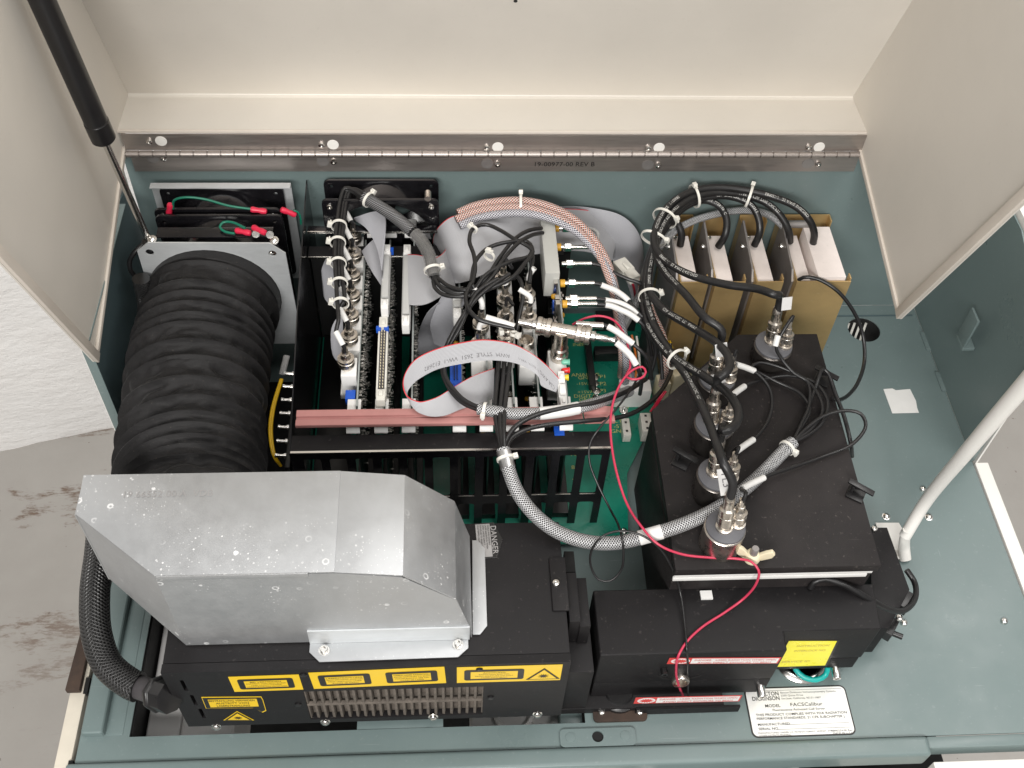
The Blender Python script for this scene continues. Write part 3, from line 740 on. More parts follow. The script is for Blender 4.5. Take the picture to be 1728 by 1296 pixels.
for i in range(n+1):
    for z0, z1 in ((gz0+.0005, zm-.0014), (zm+.0014, gz1-.0005)):
        inst('grille_fin', 'gfin%.4f' % (z1-z0), lambda: (box(-.0013, .0013, 0, .0055, 0, z1-z0).tr(Matrix.Rotation(R(-14), 4, 'Z')), DUSTF, 40, .0005), la, (gx0+i*pw, LY0+.0012, z0))
mk('grille_backing', box(gx0-.002, gx1+.002, LY0+.0068, LY0+.0079, gz0-.001, gz1+.001), DUSTF, la)
for px, py in ((365, 1227), (549, 1219), (731, 1211), (907, 1206)):
    p = at(px, py, y=LY0-.001); screw(la, (p.x, LY0, p.z), (0, -1, .3), 'wash')
for px, py in ((512, 1138), (809, 1128), (503, 1188), (828, 1176)):
    p = at(px, py, y=LY0); inst('black_screw', 'bscrew', lambda: (lathe([(.003, 0), (.003, .0012), (.002, .002), (.0008, .0018)], 12), PLASTB, 40, 0), la, (p.x, LY0, p.z), (0, -1, 0))
def haz(parent, f, u0, u1, v0, v1, lines, w=.0004, notch=False):
    """black frame with yellow field and small print"""
    h = v1-v0
    mk('label_frame', f.poly(rrect(u0, u1, v0, v1, h*.12, 3), w, .0002), INK, parent)
    b = h*.17; mk('label_field', f.rect(u0+b*1.5, v0+b, u1-b*1.5, v1-b, w+.0003, .0001), LABY, parent)
    g = G(); k = len(lines)
    for i, s in enumerate(lines): g += f.text(s, (u0+u1)/2, v1-b-(h-2*b)*(i+.62)/(k+.2), (h-2*b)/(k+.6)*(1.0 if i == 0 else .72), w=w+.0006, sx=1.3 if i == 0 else 1.25, fit=(u1-u0-3*b)*.94)
    mk('label_print', g, INK, parent)
def tri(parent, f, c, v0, s, w=.0004, back=True):
    t = [(c-s/2, v0), (c+s/2, v0), (c, v0+s*.78)]
    mk('triangle_border', f.poly(t, w, .0002), INK, parent)
    i = .13; cy = v0+s*.26
    mk('triangle_field', f.poly([(c+(a-c)*.80, cy+(b-cy)*.80) for a, b in t], w+.0003, .0001), LABY, parent)
    st = []
    for k in range(24): r = s*(.17 if k % 2 == 0 else .06); st.append((c+r*math.cos(k*math.pi/12), cy+r*math.sin(k*math.pi/12)))
    mk('sunburst_symbol', f.poly(st, w+.0005, .0001), INK, parent)
def hazlab(name, label, quad, items, triang=False):
    f = fr_px(*quad, y=LY0-.0001)
    t = thing(name, label, 'label', f.o, 'yellow warning labels on the laser')
    mk('label_sheet', f.rect(0, 0, f.W, f.H, .0001, .0002), LABY, t)
    n = len(items); m = f.H*.14; W = f.W*(.66 if triang else 1)
    for i, ls in enumerate(items):
        w_ = W/n; haz(t, f, w_*i+m*1.4, w_*(i+1)-m*(1.4 if not triang else .4), f.H*.16, f.H*.82, ls)
    if triang: tri(t, f, f.W*.83, f.H*.10, f.H*.92)
    return t
hazlab('warning_label', 'square-framed single-panel yellow label just left of the double-panel one', ((396, 1167), (512, 1163), (384, 1142)), [['BEI VERMEIDEN', 'AUSTRITT VON SICHTBARER', 'UND UNSICHTBARER', 'LASERSTRAHLUNG NICHT DEM']])
hazlab('warning_label', 'double-panel yellow label right above the vent grille', ((530, 1162), (753, 1152), (520, 1135)), [['LASERSTRAHLUNG', 'NICHT DEM STRAHL AUSSETZEN', 'MAX LEISTUNG LASER', 'KLASSE 3B NACH'], ['VISIBLE LASER RADIATION', 'AVOID EXPOSURE TO BEAM', 'WAVELENGTH 488 NM', 'CLASS 3B LASER']])
hazlab('warning_label', 'yellow label with triangle at the right end of the laser front', ((771, 1152), (945, 1147), (768, 1126)), [['ACHTUNG', 'RADIATION EMITTED', 'FROM APERTURE DO NOT', 'STARE INTO BEAM']], True)
f = fr_px((348, 1196), (448, 1194), (336, 1176), y=LY0-.0001)
t = thing('warning_label', 'small black-edged yellow label with flared corner above the lone triangle', 'label', f.o, 'yellow warning labels on the laser')
W_, H_ = f.W, f.H
ol = [(0, H_*.05), (W_*.80, 0), (W_*.93, -H_*.4), (W_, -H_*.25), (W_, H_*.7), (W_*.985, H_*.95), (0, H_)]
mk('label_sheet', f.poly(ol, .0001, .0002), LABY, t)
mk('label_frame', f.poly([(W_*.5+(a-W_*.5)*.975, H_*.45+(b-H_*.45)*.9) for a, b in ol], .0004, .0002), INK, t)
mk('label_field', f.rect(W_*.09, H_*.18, W_*.9, H_*.82, .0007, .0001), LABY, t)
g = G()
for i, s in enumerate(('BESTRAHLUNG VERMEIDEN', 'AUSTRITT VON', 'LASERSTRAHLUNG')): g += f.text(s, W_*.48, H_*(.71-.21*i), H_*.20, w=.0010, sx=1.7, fit=W_*.76 if i == 0 else W_*.55)
mk('label_print', g, INK, t)
f = fr_px((377, 1215), (429, 1215), (377, 1198), y=LY0-.0001)
t = thing('warning_label', 'lone yellow warning triangle near the lower left laser screw', 'label', f.o, 'yellow warning labels on the laser')
mk('label_sheet', f.poly([(0, 0), (f.W, 0), (f.W/2, f.W*.78)], .0001, .0002), LABY, t)
tri(t, f, f.W/2, f.W*.035, f.W*.88)
# silver danger plate, read from the right
f = fr_px((843, 942), (830, 880), (801, 944), z=LZ1+.0001)
f = Fr(at(833, 882, z=LZ1), at(839, 941, z=LZ1)-at(833, 882, z=LZ1), at(850, 912, z=LZ1)-at(801, 912, z=LZ1))
t = thing('danger_plate', 'silver pentagon danger plate on top of the laser beside the hood', 'label', f.o)
W_ = (at(839, 941, z=LZ1)-at(833, 882, z=LZ1)).length; D_ = (at(834, 912, z=LZ1)-at(801, 912, z=LZ1)).length
P_ = [(0, -D_), (W_, -D_), (W_, 0), (W_*.5, D_*.36), (0, 0)]
mk('plate', f.poly(P_, .0002, .0003), LABS, t)
mk('plate_border', f.poly(P_, .0006, .0001, [[(W_*.5+(a-W_*.5)*.94, -D_*.35+(b+D_*.35)*.94) for a, b in P_]]), INK, t)
mk('danger_band', f.poly([(W_*.03, -D_*.22), (W_*.97, -D_*.22), (W_*.97, -.0005), (W_*.5, D_*.32), (W_*.03, -.0005)], .0006, .0001), INK, t)
mk('danger_text', f.text('DANGER', W_*.5, -D_*.07, W_*.2, w=.0010, bold=.01), LABS, t)
g = G()
for i, s in enumerate(('VISIBLE AND INVISIBLE', 'LASER RADIATION WHEN', 'OPEN. AVOID DIRECT', 'EXPOSURE TO BEAM OR', 'SCATTERED LIGHT')): g += f.text(s, W_*.06, -D_*(.32+.13*i), D_*.115, 'LEFT', .0010, 1.05)
mk('small_print', g, INK, t)
# braided supply cable of the laser
sc_ = thing('laser_cable', 'thick black braided cable curving from the hood down to the laser left end', 'cable', at(225, 1160, z=.06))
P = [at(172, 880, z=.10), at(168, 930, z=.10), at(160, 1000, z=.095), at(163, 1070, z=.085), at(182, 1122, z=.075), at(222, 1155, z=.07), at(234, 1160, z=.07)]
mk('braided_sleeve', tube(P, .0135, 24, .003), BRAIDK, sc_, sm=60)
q0, q1 = at(232, 1159, z=.07), V((LX-.004, 0, 0)); q1 = at(285, 1176, x=LX-.003)
q0 = at(230, 1158, x=LX-.040); 
dd = (q1-q0).normalized()
mk('smooth_conduit', cyl(q0, q1, .0105, n=24), CONDUIT, sc_, sm=40)
mk('gland_nut', lathe([(.011, 0), (.0155, .001), (.0165, .004), (.0165, .007), (.0145, .008), (.0145, .022)], 8, q1-dd*.019, dd), PLASTB, sc_, bev=.0008)
# ---------------------------------------------------------------- coupling between laser and beam cover
cp = thing('beam_coupling', 'stepped black coupling block between the laser and the beam cover', 'coupling', (.12, .42, .03))
def blk(name, par, px0, px1, py0, py1, z, z0=.02, mat=BLACK):
    a, b = at(px0, (py0+py1)/2, z=z), at(px1, (py0+py1)/2, z=z); u, v = at((px0+px1)/2, py0, z=z).y, at((px0+px1)/2, py1, z=z).y
    return mk(name, box(a.x, b.x, v, u, z0, z), mat, par, bev=.0005)
lp = blk('clamp_strip', cp, 930, 957, 940, 1030, .1425, .1402)
screw(cp, at(938, 985, z=.1426))
blk('step_block', cp, 958, 976, 966, 1049, .137)
blk('step_block', cp, 975, 993, 975, 1057, .130)
blk('slot_block', cp, 953, 970, 930, 965, .125, .06, VOID)
mk('lower_body', box(.1035, .128, .39, .475, .012, .095), BLACK, cp, bev=.001)
# ---------------------------------------------------------------- beam cover
BY, BZ = .401, .105
bc = thing('beam_cover', 'stepped black cover in front of the optics box with a yellow window', 'cover', (.27, BY, .012))
xl, xs = at(1012, 1101, z=BZ).x, at(1330, 1101, z=BZ).x
ybk = at(1200, 991, z=BZ).y; xr = at(1488, 1062, z=BZ).x; y2 = at(1410, 1063, z=BZ).y
ol = [(xl, BY), (xs, BY), (xs, y2), (xr, y2), (at(1475, 991, z=BZ).x, ybk), (at(1000, 991, z=BZ).x, ybk)]
w0_, w1_ = at(1345, 1082, y=y2), at(1413, 1120, y=y2)
g = slab('xy', ol, .042, BZ)
mk('cover', g, BLACK, bc, bev=.0022, seg=3)
zb = at(1300, 1168, y=BY).z; zb2 = at(1440, 1127, y=y2).z
mk('front_skirt', box(xl+.0005, xs-.0005, BY+.0003, BY+.010, zb, .0415), BLACK, bc, bev=.0012)
mk('side_skirt', box(xl+.0005, xl+.008, BY+.0105, ybk, zb, .0415), BLACK, bc, bev=.0012)
mk('step_skirt', box(xs+.0005, xr-.002, y2+.0003, y2+.010, zb2, .0415), BLACK, bc, bev=.0012)
mk('base_plate', box(.100, .262, .389, .468, .0005, .0115), BLACK, bc, bev=.0008)
# arc slot and knurled knob on the front
kc = at(1147, 1142, y=BY)
arc = [(kc.x+.0205*math.cos(t), kc.z+.004+.011*math.sin(t)) for t in [R(180+180*i/16) for i in range(17)]]
arc2 = [(kc.x+.0185*math.cos(t), kc.z+.0045+.0085*math.sin(t)) for t in [R(360-180*i/16) for i in range(17)]]
mk('arc_slot', slab('xz', arc+arc2, BY-.0003, BY-.0001), VOID, bc)
kn = mk('knob', lathe([(.0085, -.001), (.0085, .006), (.0078, .007), (.006, .007), (.0058, .001)], 28, (kc.x, BY, kc.z), (0, -1, .1)), NICKEL, bc, sm=40)
p = at(1120, 1129, y=BY); mk('black_bolt', lathe([(.0035, 0), (.0035, .006), (.002, .0062), (.0018, .004)], 6, (p.x, BY, p.z), (0, -1, 0)), PLASTB, bc)
for px, py, yy in ((1283, 1159, BY), (1409, 1128, y2)):
    p = at(px, py, y=yy); mk('socket_bolt', lathe([(.0042, -.004), (.0042, .010), (.0038, .0105), (.0022, .0105), (.0020, .006)], 18, (p.x, yy, p.z), (0, -1, -.1)), CHROME, bc, sm=40)
# yellow window
f = fr_px((1324, 1122), (1392, 1121), (1331, 1081), y=y2-.0006)
yw = thing('window_label', 'fluorescent yellow window label on the stepped front of the beam cover', 'label', f.o)
o_ = [at(*q, y=y2) for q in ((1326, 1124), (1392, 1122), (1412, 1081), (1331, 1081))]
F2 = Fr(o_[0], (1, 0, 0), (0, 0, 1)); q_ = [((p-o_[0]).x, (p-o_[0]).z) for p in o_]
q_[0] = (q_[3][0], q_[0][1])
mk('window_frame', F2.poly([(q_[0][0]-.0005, q_[0][1]-.0015), (q_[1][0]+.0025, q_[1][1]-.0015), (q_[2][0]+.0025, q_[2][1]+.0008), (q_[3][0]-.0005, q_[3][1]+.0008)], .0001, .0002), INK, yw)
mk('film', F2.poly(q_, .0004, .0002), LABF, yw)
wd_, ht_ = q_[1][0]-q_[0][0], q_[3][1]-q_[0][1]
g = G()
for s, u, v in (('INSTRUCTION', .52, .80), ('INTERLOCK NO.', .52, .62), ('SERVICE ID', .36, .20)): g += F2.text(s, q_[0][0]+wd_*u, q_[0][1]+ht_*v, ht_*.10, w=.0008, fit=wd_*.62)
mk('window_text', g, INKY, yw)
# red danger strips
def danger(label, quad, yv):
    f = fr_px(*quad, y=yv); t = thing('danger_strip', label, 'label', f.o, 'red and white laser danger strips'); W_, H_ = f.W, f.H
    mk('strip_border', f.rect(0, 0, W_, H_, .0001, .0002), LABR, t)
    mk('strip_field', f.rect(W_*.205, H_*.1, W_*.985, H_*.9, .0004, .0001), LABW, t)
    el = circ(W_*.11, H_*.5, W_*.085, 24, H_*.42); mk('emblem_disc', f.poly(el, .0004, .0001), LABW, t)
    st = [(W_*.11+(W_*.07 if k % 2 == 0 else W_*.04)*math.cos(k*math.pi/14), H_*.5+(H_*.36 if k % 2 == 0 else H_*.2)*math.sin(k*math.pi/14)) for k in range(28)]
    mk('emblem_burst', f.poly(st, .0006, .0001), LABR, t)
    g = f.text('DANGER', W_*.305, H_*.68, H_*.34, w=.0008, sx=1.5, fit=W_*.15); g += f.text('LASER RADIATION WHEN OPEN', W_*.69, H_*.68, H_*.30, w=.0008, sx=1.9, fit=W_*.54)
    g += f.text('AVOID DIRECT EXPOSURE TO BEAM', W_*.60, H_*.27, H_*.30, w=.0008, sx=1.9, fit=W_*.66)
    mk('strip_text', g, LABR, t)
danger('red-edged danger strip on the beam cover front above the knob', ((1125, 1120), (1312, 1119), (1128, 1110)), BY-.0002)
g = box(at(1072, 1186, z=.012).x, at(1247, 1180, z=.012).x, .3862, .3885, .0005, .0125)
mk('label_ledge', g, BLACK, bc)
danger('lower red-edged danger strip on the black base ledge under the beam cover', ((1069, 1187), (1247, 1183), (1072, 1177)), .386)
# gasket plate in front of it and speaker-like vent
p = at(1045, 1198, z=.001)
gp = thing('cable_grommet', 'small black gasket plate with two screws on the deck under the beam cover', 'grommet', (p.x, p.y, 0))
mk('plate', slab('xy', rrect(p.x-.026, p.x+.026, p.y-.012, p.y+.02, .004), .0005, .004), BROWNF, gp, bev=.0006)
mk('boot', lathe([(.019, 0), (.019, .004), (.015, .006), (.013, .010), (.011, .010)], 28, (p.x, p.y+.014, .004)), PLASTB, gp, sm=40)
for px in (1015, 1079): screw(gp, at(px, 1202, z=.004))
# round port with metal ring and turquoise lead
pt = thing('round_port', 'chromed ring around a dark round port beside the data plate', 'port', (port_c.x, port_c.y, 0))
mk('ring', lathe([(.0205, -.004), (.027, .0003), (.027, .0022), (.024, .005), (.0215, .0055), (.0195, .004), (.0195, -.004)], 40, (port_c.x, port_c.y, 0)), CHROME, pt, sm=45)
mk('dark_cup', lathe([(.019, 0), (.019, .02)], 30, (port_c.x, port_c.y, -.035)), VOID, pt)
tw = mk('turquoise_lead', tube([at(1340, 1115, z=.02), at(1343, 1130, z=.012), at(1357, 1143, z=.010), at(1378, 1147, z=.010), at(1393, 1139, z=.012), at(1397, 1125, z=.02)], .0028, 10), TURQ, sm=60,
        label='short turquoise wire looping out under the stepped beam cover', cat='wire')
# data plate
f = Fr(at(1272, 1247, z=.0004), at(1448, 1241, z=.0004)-at(1272, 1247, z=.0004), (0, 1, 0))
W_ = (at(1448, 1241, z=.0004)-at(1272, 1247, z=.0004)).length; H_ = (at(1430, 1157, z=.0004)-at(1446, 1241, z=.0004)).dot(f.ey)
f.o = at(1270, 1246, z=0)
t = thing('data_plate', 'white rating plate with black border and printed text on the deck', 'label', f.o)
mk('plate_border', f.poly(rrect(0, W_, 0, H_, .006, 5), .0002, .0004), INK, t)
mk('plate_face', f.poly(rrect(.0014, W_-.0014, .0014, H_-.0014, .005, 5), .0007, .0002), LABW, t)
g = G()
for s, u, v, sz, al, sx, bo in (('BECTON', .335, .86, .10, 'RIGHT', .95, .012), ('DICKINSON', .335, .765, .10, 'RIGHT', .95, .012), ('MODEL', .175, .615, .075, 'LEFT', 1.15, .005), ('FACSCalibur', .42, .625, .085, 'LEFT', 1.35, 0),
        ('Fluorescence Activated Cell Sorter', .24, .53, .055, 'LEFT', 1.25, 0), ('THIS PRODUCT COMPLIES WITH FDA RADIATION', .07, .44, .06, 'LEFT', 1.25, .005), ('PERFORMANCE STANDARDS, 21 CFR SUBCHAPTER J.', .07, .365, .06, 'LEFT', 1.16, .005),
        ('MANUFACTURED', .07, .25, .06, 'LEFT', 1.25, .005), ('SERIAL NO.', .07, .165, .06, 'LEFT', 1.25, .005)):
    g += f.text(s, W_*u, H_*v, H_*sz*1.15, al, .0012, sx*.93, bo)
g += f.rect(W_*.34, H_*.235, W_*.95, H_*.240, .001, .0001); g += f.rect(W_*.25, H_*.145, W_*.95, H_*.150, .001, .0001); g += f.rect(W_*.02, H_*.925, W_*.96, H_*.930, .001, .0001)
mk('plate_print', g, INK, t)
g = G()
for s, u, v, sz in (('Becton Dickinson Immunocytometry Systems,', .35, .875, .042), ('2350 Qume Drive', .35, .815, .042), ('San Jose, California, 95131-1807', .35, .755, .042), ('MANUFACTURED UNDER U.S. PATENTS 4284412  4599307  4745285', .06, .085, .036), ('OTHER PATENTS PENDING.', .06, .035, .036), ('95-10254-00 Rev. A', .76, .085, .042), ('MADE IN U.S.A.', .77, .035, .042)):
    g += f.text(s, W_*u, H_*v, H_*sz*1.25, 'LEFT', .0012, 1.15)
mk('small_print', g, INKG, t)
tp = [at(*q, z=.0012) for q in ((1491, 656), (1506, 655), (1512, 658), (1536, 656), (1541, 666), (1546, 676), (1548, 688), (1551, 696), (1506, 697))]
mk('paper_tape', slab('xy', [(p.x, p.y) for p in tp], .0004, .0007), PAPER, label='torn square of white tape stuck on the teal deck', cat='tape')
# ---------------------------------------------------------------- optics box
OZ = .150
ob = thing('optics_box', 'dusty black optics box with a cut back corner carrying the detectors', 'box', (.30, .45, 0))
top = [at(*q, z=OZ) for q in ((1140, 962), (1490, 962), (1436, 770), (1385, 563), (1245, 563), (1100, 692))]
top = [V((top[0].x, top[0].y, 0)), V((top[1].x, top[0].y, 0)), V((top[3].x, top[3].y, 0)), V((top[4].x, top[3].y, 0)), V((top[5].x, top[5].y, 0))]
top[2].x = top[1].x+.004
yo = top[0].y; tl = [(p.x, p.y) for p in top]
mk('lid_plate', slab('xy', tl, OZ-.011, OZ), BLACKD, ob, bev=.001)
cxo = sum(p[0] for p in tl)/5; cyo = sum(p[1] for p in tl)/5
mk('body', slab('xy', [(cxo+(a-cxo)*.985, cyo+(b-cyo)*.985+.002) for a, b in tl], .0006, OZ-.022), BLACKD, ob, bev=.001)
mk('inner_frame', slab('xy', [(cxo+(a-cxo)*.975, cyo+(b-cyo)*.975+.002) for a, b in tl], OZ-.0219, OZ-.0111), BLACKD, ob)
mk('gasket', box(tl[0][0]+.0005, tl[1][0]-.008, yo+.0004, yo+.0032, OZ-.0218, OZ-.0165), PAPER, ob, bev=.0006)
mk('gasket', box(tl[0][0]+.0012, tl[1][0]-.004, yo+.0008, yo+.0032, OZ-.0158, OZ-.0112), PAPER, ob, bev=.0006)
a = at(1184, 990, z=.116); mk('gasket_tail', box(a.x, a.x+.011, yo-.0075, yo+.001, .1053, .1075), PAPER, ob)
mk('side_flange', slab('xy', [(at(*q, z=.055).x, at(*q, z=.055).y) for q in ((1470, 890), (1497, 890), (1535, 995), (1500, 1060), (1470, 1060))], .0006, .055), BLACK, ob, bev=.0006)
for q, h in (((1527, 1008), .05), ((1500, 1052), .04)): p = at(*q, z=h); mk('side_bracket', cbox((p.x, p.y, h-.008), (.016, .02, .014)).tr(Matrix.Translation(p) @ Matrix.Rotation(R(-38), 4, 'Z') @ Matrix.Translation(-p)), PLASTB, ob, bev=.0006)
screw(ob, at(1475, 893, z=.0555)); screw(ob, at(1517, 1043, z=.05))
p = at(1500, 1066, z=.03); mk('adjuster', cyl(p, p+V((.012, -.006, 0)), .003), PLASTB, ob, sm=40)
for i, (px, py, lab) in enumerate(((1151, 778, 'black cable clip at the left edge of the optics box'), (1445, 832, 'black cable clip near the front right edge of the optics box'), (1388, 640, 'black cable clip at the back right edge holding thin cables'))):
    p = at(px, py, z=OZ)
    t = thing('cable_clip', lab, 'clip', p, 'black plastic clips on the optics box')
    q = Matrix.Translation(p) @ Matrix.Rotation(R(-32), 4, 'Z')
    mk('clip_base', cbox((0, -.002, .0012), (.016, .016, .0024)).tr(q), PLASTB, t, bev=.0005)
    mk('clip_post', cbox((-.005, .001, .006), (.003, .010, .009)).tr(q), PLASTB, t, bev=.0005)
    mk('clip_jaw', cbox((0, 0, .0115), (.026, .006, .002)).tr(q @ Matrix.Rotation(R(8), 4, 'Y')), PLASTB, t, bev=.0005)
    mk('clip_hook', cbox((.004, .001, .007), (.012, .004, .002)).tr(q @ Matrix.Rotation(R(-25), 4, 'Y')), PLASTB, t, bev=.0004)
# wing nut
p = at(1268, 942, z=OZ)
wn_ = thing('wing_nut', 'ivory plastic wing nut on a short stud at the front of the optics box', 'wing nut', p)
mk('stud', lathe([(.0038, 0), (.0036, .017), (.0030, .018)], 16, p), ALUG, wn_, sm=40)
mk('hub', lathe([(.0075, 0), (.0078, .003), (.006, .008), (.0045, .009)], 20, p), IVORY, wn_, sm=40)
for s in (-1, 1):
    ol = [(s*.003, .000), (s*.009, .001), (s*.017, .008), (s*.0185, .014), (s*.015, .0185), (s*.010, .015), (s*.004, .008)]
    c_, s_ = math.cos(R(-12)), math.sin(R(-12))
    mk('wing', slab(lambda a, b, c: V((p.x+a*c_-c*s_, p.y+a*s_+c*c_, p.z+b)), ol, -.002, .002), IVORY, wn_, bev=.0013, seg=3)
# ---------------------------------------------------------------- photomultiplier detectors
def hv_plug(parent, p, d, L=.034, name='high_voltage_plug'):
    k = L/.034
    prof = [(.0062, 0), (.0062, .003), (.0072, .0035), (.0072, .011), (.0066, .0115), (.0066, .0145), (.0072, .015), (.0072, .0185), (.0052, .020), (.0048, .027), (.0052, .0275), (.0052, .030), (.0042, .034)]
    o = inst(name, 'hv%.3f' % k, lambda: (lathe([(r, h*k) for r, h in prof], 22), NICKEL, 40, 0), parent, p, d)
    return o
def bnc(parent, p, d, name='signal_plug', k=1.0, kr=None):
    kr = kr or k
    prof = [(.0060, 0), (.0060, .0025), (.0072, .003), (.0072, .0085), (.0066, .009), (.0066, .0105), (.0071, .011), (.0071, .0128), (.0046, .0136), (.0040, .0150), (.0040, .0195), (.0028, .0200), (.0026, .028)]
    return inst(name, 'bnc%.2f%.2f' % (k, kr), lambda: (lathe([(r*kr, h*k) for r, h in prof], 22), NICKEL, 40, 0), parent, p, d)
PM = []
for i, (px, py, r, lab) in enumerate(((1213, 925, .0187, 'frontmost grey detector can, beside the ivory wing nut'), (1201, 838, .0195, 'second detector can from the front, left of the white sleeves'), (1196, 752, .0195, 'third detector can from the front in the left row'),
        (1203, 668, .0190, 'fourth detector can, farthest back of the left row'), (1297, 612, .0200, 'lone detector can near the back edge by the gold modules'))):
    b_ = at(px, py-6, z=OZ); h = .030 if i in (0, 1, 2) else .022
    t = thing('detector_can', lab, 'detector', b_, 'detector cans on the optics box')
    mk('can', lathe([(r-.0004, 0), (r, .001), (r, h-.0015), (r-.0012, h-.0002), (r-.002, h)], 44, b_), NICKEL if i == 0 else CANB, t, sm=40)
    mk('cap', lathe([(r-.0014, 0), (r-.0008, .0006), (r-.001, .0024), (r-.002, .003)], 44, b_+V((0, 0, h))), CAPG, t, sm=40)
    zt_ = OZ+h+.003
    c = V((b_.x, b_.y, zt_)); jo = {0: (.0, -.0015), 1: (-.0015, .002), 2: (-.002, .002), 3: (-.001, .003), 4: (.0, .004)}[i]
    j = c+V((jo[0]-.002, jo[1], 0)); k = c+V((.0105, jo[1]+(.004 if i == 0 else -.006), 0))
    jk = mk('high_voltage_jack', lathe([(.0078, 0), (.0078, .002), (.0062, .0025), (.0062, .005)], 22, j), NICKEL, t, sm=40)
    mk('signal_jack', lathe([(.0076, 0), (.0076, .002), (.0060, .0025), (.0060, .005)], 22, k), NICKEL, t, sm=40)
    PM.append((j+V((0, 0, .005)), k+V((0, 0, .005)), c))
# ---------------------------------------------------------------- gold high-voltage modules
GZ = .160
gy0, gy1 = at(1437, 475, z=GZ).y, at(1403, 363, z=GZ).y-.0015
gxs = [at(1148, 476, z=GZ).x, at(1208, 476, z=GZ).x, at(1277, 476, z=GZ).x, at(1345, 476, z=GZ).x]
gxe = [at(q, 476, z=GZ).x for q in (1196, 1259, 1323, 1437)]
glab = ('leftmost gold bracketed module behind the heavy cables', 'second gold bracketed module from the left', 'third gold bracketed module, next to the widest one', 'widest gold bracketed module, at the right by the round vent')
GT = []
for i in range(4):
    x0, x1 = gxs[i], gxe[i]; wide = i == 3
    t = thing('high_voltage_module', glab[i], 'module', ((x0+x1)/2, gy0, 0), 'gold high-voltage modules')
    tk = .0016
    mk('front_wall', box(x0, x1, gy0, gy0+tk, .001, GZ), GOLD, t, bev=.0004)
    mk('front_lip', box(x1-tk, x1, gy0+tk+.0002, gy0+.010, .001, GZ+.003), GOLD, t, bev=.0004)
    mk('side_wall', box(x0, x0+tk, gy0+tk+.0002, gy1-tk-.0002, .001, GZ), GOLD, t, bev=.0004)
    xb = x1 if wide else x0+.030
    mk('rear_wall', box(x0, xb, gy1-tk, gy1, .001, GZ+.003), GOLD, t, bev=.0004)
    mk('rear_lip', box(xb-tk, xb, gy1-.012, gy1-tk-.0002, .001, GZ+.003), GOLD, t, bev=.0004)
    if i or 1:
        mk('heat_sink_plate', slab('yz', [(gy0+.008, .02), (gy0+.03, .01), (gy1-.02, .01), (gy1-.02, GZ+.012), (gy0+.018, GZ+.002), (gy0+.008, GZ-.008)], x0-.0026, x0-.0004), ALUG, t)
        screw(t, (x0-.0027, gy0+.062, GZ-.006), (-1, 0, 0))
    bx0 = x0+tk+.0005; bx1 = bx0+(.0190 if not wide else .0155)
    mk('potted_block', box(bx0, bx1, gy0+.003, gy1-.028, .01, GZ-.004), POT, t, bev=.001)
    if wide:
        mk('potted_block', box(bx1+.0065, x1-.006, gy0+.003, gy1-.022, .01, GZ+.004), POT, t, bev=.001)
        mk('spacer_tube', cyl((bx1-.012, gy1-.020, GZ+.006), (bx1+.016, gy1-.020, GZ+.006), .0045), ALUG, t, sm=40)
    screw(t, (x0+tk+.002, gy1-.034, GZ-.003), (0, 0, 1))
    GT.append((bx0, bx1, x1))
# ---------------------------------------------------------------- white prop arm
pr = thing('prop_arm', 'white painted tubular arm rising from a fork on the right of the deck', 'arm', at(1525, 940, z=.005))
B0 = at(1527, 905, z=.035); B1 = at(1560, 850, z=.075); B2 = at(1640, 752, z=.20); B3 = at(1740, 636, z=.33); B4 = at(1800, 566, z=.40)
mk('tube', tube([B0, B1, B2, B3, B4], .0077, 24, .006, prof=lambda s, t: .82+.25*s/t), WHITE, pr, sm=60)
mk('fork_leg', tube([at(1528, 945, z=.002), at(1526, 925, z=.012), at(1527, 908, z=.03), at(1533, 893, z=.045)], .0065, 16, .003, flat=.7), WHITE, pr, sm=60)
mk('fork_plate', slab('xy', [(p.x, p.y) for p in [at(*q, z=.006) for q in ((1478, 880), (1518, 880), (1524, 890), (1524, 940), (1500, 945))]], .0008, .004), WHITE, pr, bev=.0008)
# ---------------------------------------------------------------- card cage
CZ = .163
cg = thing('card_cage', 'black card cage frame with pink front rails holding the upright circuit boards', 'cage', (0, .60, 0))
PX = -.1505
mk('partition', slab('yz', [(.594, .001), (.914, .001), (.914, .2135), (.75, .190), (.594, .150)], PX-.0012, PX), BLACKG, cg)
XR = at(1030, 740, z=.155).x
sl = []
for i in range(12):
    x = -.139+i*.0248
    if x+.015 > XR: break
    sl.append(rrect(x, x+.0165, .073, .142, .002, 2)); sl.append(rrect(x, x+.0165, .010, .057, .003, 3))
mk('slotted_front', slab('xz', rc(PX+.0005, XR, .0012, .1515), .5925, .5937, sl), BLACKG, cg)
mk('cross_bar', box(PX+.0005, XR, .5940, .612, .1530, .1545), BLACK, cg, bev=.0003)
mk('bare_edge', box(PX+.0005, XR, .5915, .5938, .1518, .1543), CHROME, cg)
for i in range(12):
    x = -.139+i*.0248
    if x+.015 < XR: inst('slot_edge', 'sedge', lambda: (box(0, .0165, 0, .0006, 0, .0008), CHROME, None, 0), cg, (x, .5918, .0722))
ry = at(640, 352, z=.19).y
mk('rear_bar', box(PX+.001, at(738, 350, z=.19).x, .862, .8715, .184, .1855), BLACKG, cg, bev=.0003)
mk('rear_bar_edge', box(PX+.001, at(738, 350, z=.19).x, .8607, .8618, .184, .1868), CHROME, cg)
mk('rear_cross_bar', box(PX+.001, .13, .843, .858, .166, .1675), BLACK, cg)
mk('bare_edge', box(PX+.001, .03, .8415, .8428, .1655, .1672), CHROME, cg)
py0, py1 = at(760, 717, z=.168).y, at(760, 691, z=.168).y
ym = (py0+py1)/2; xa, xb, xc = at(500, 705, z=.168).x, at(983, 700, z=.168).x, at(1036, 700, z=.168).x
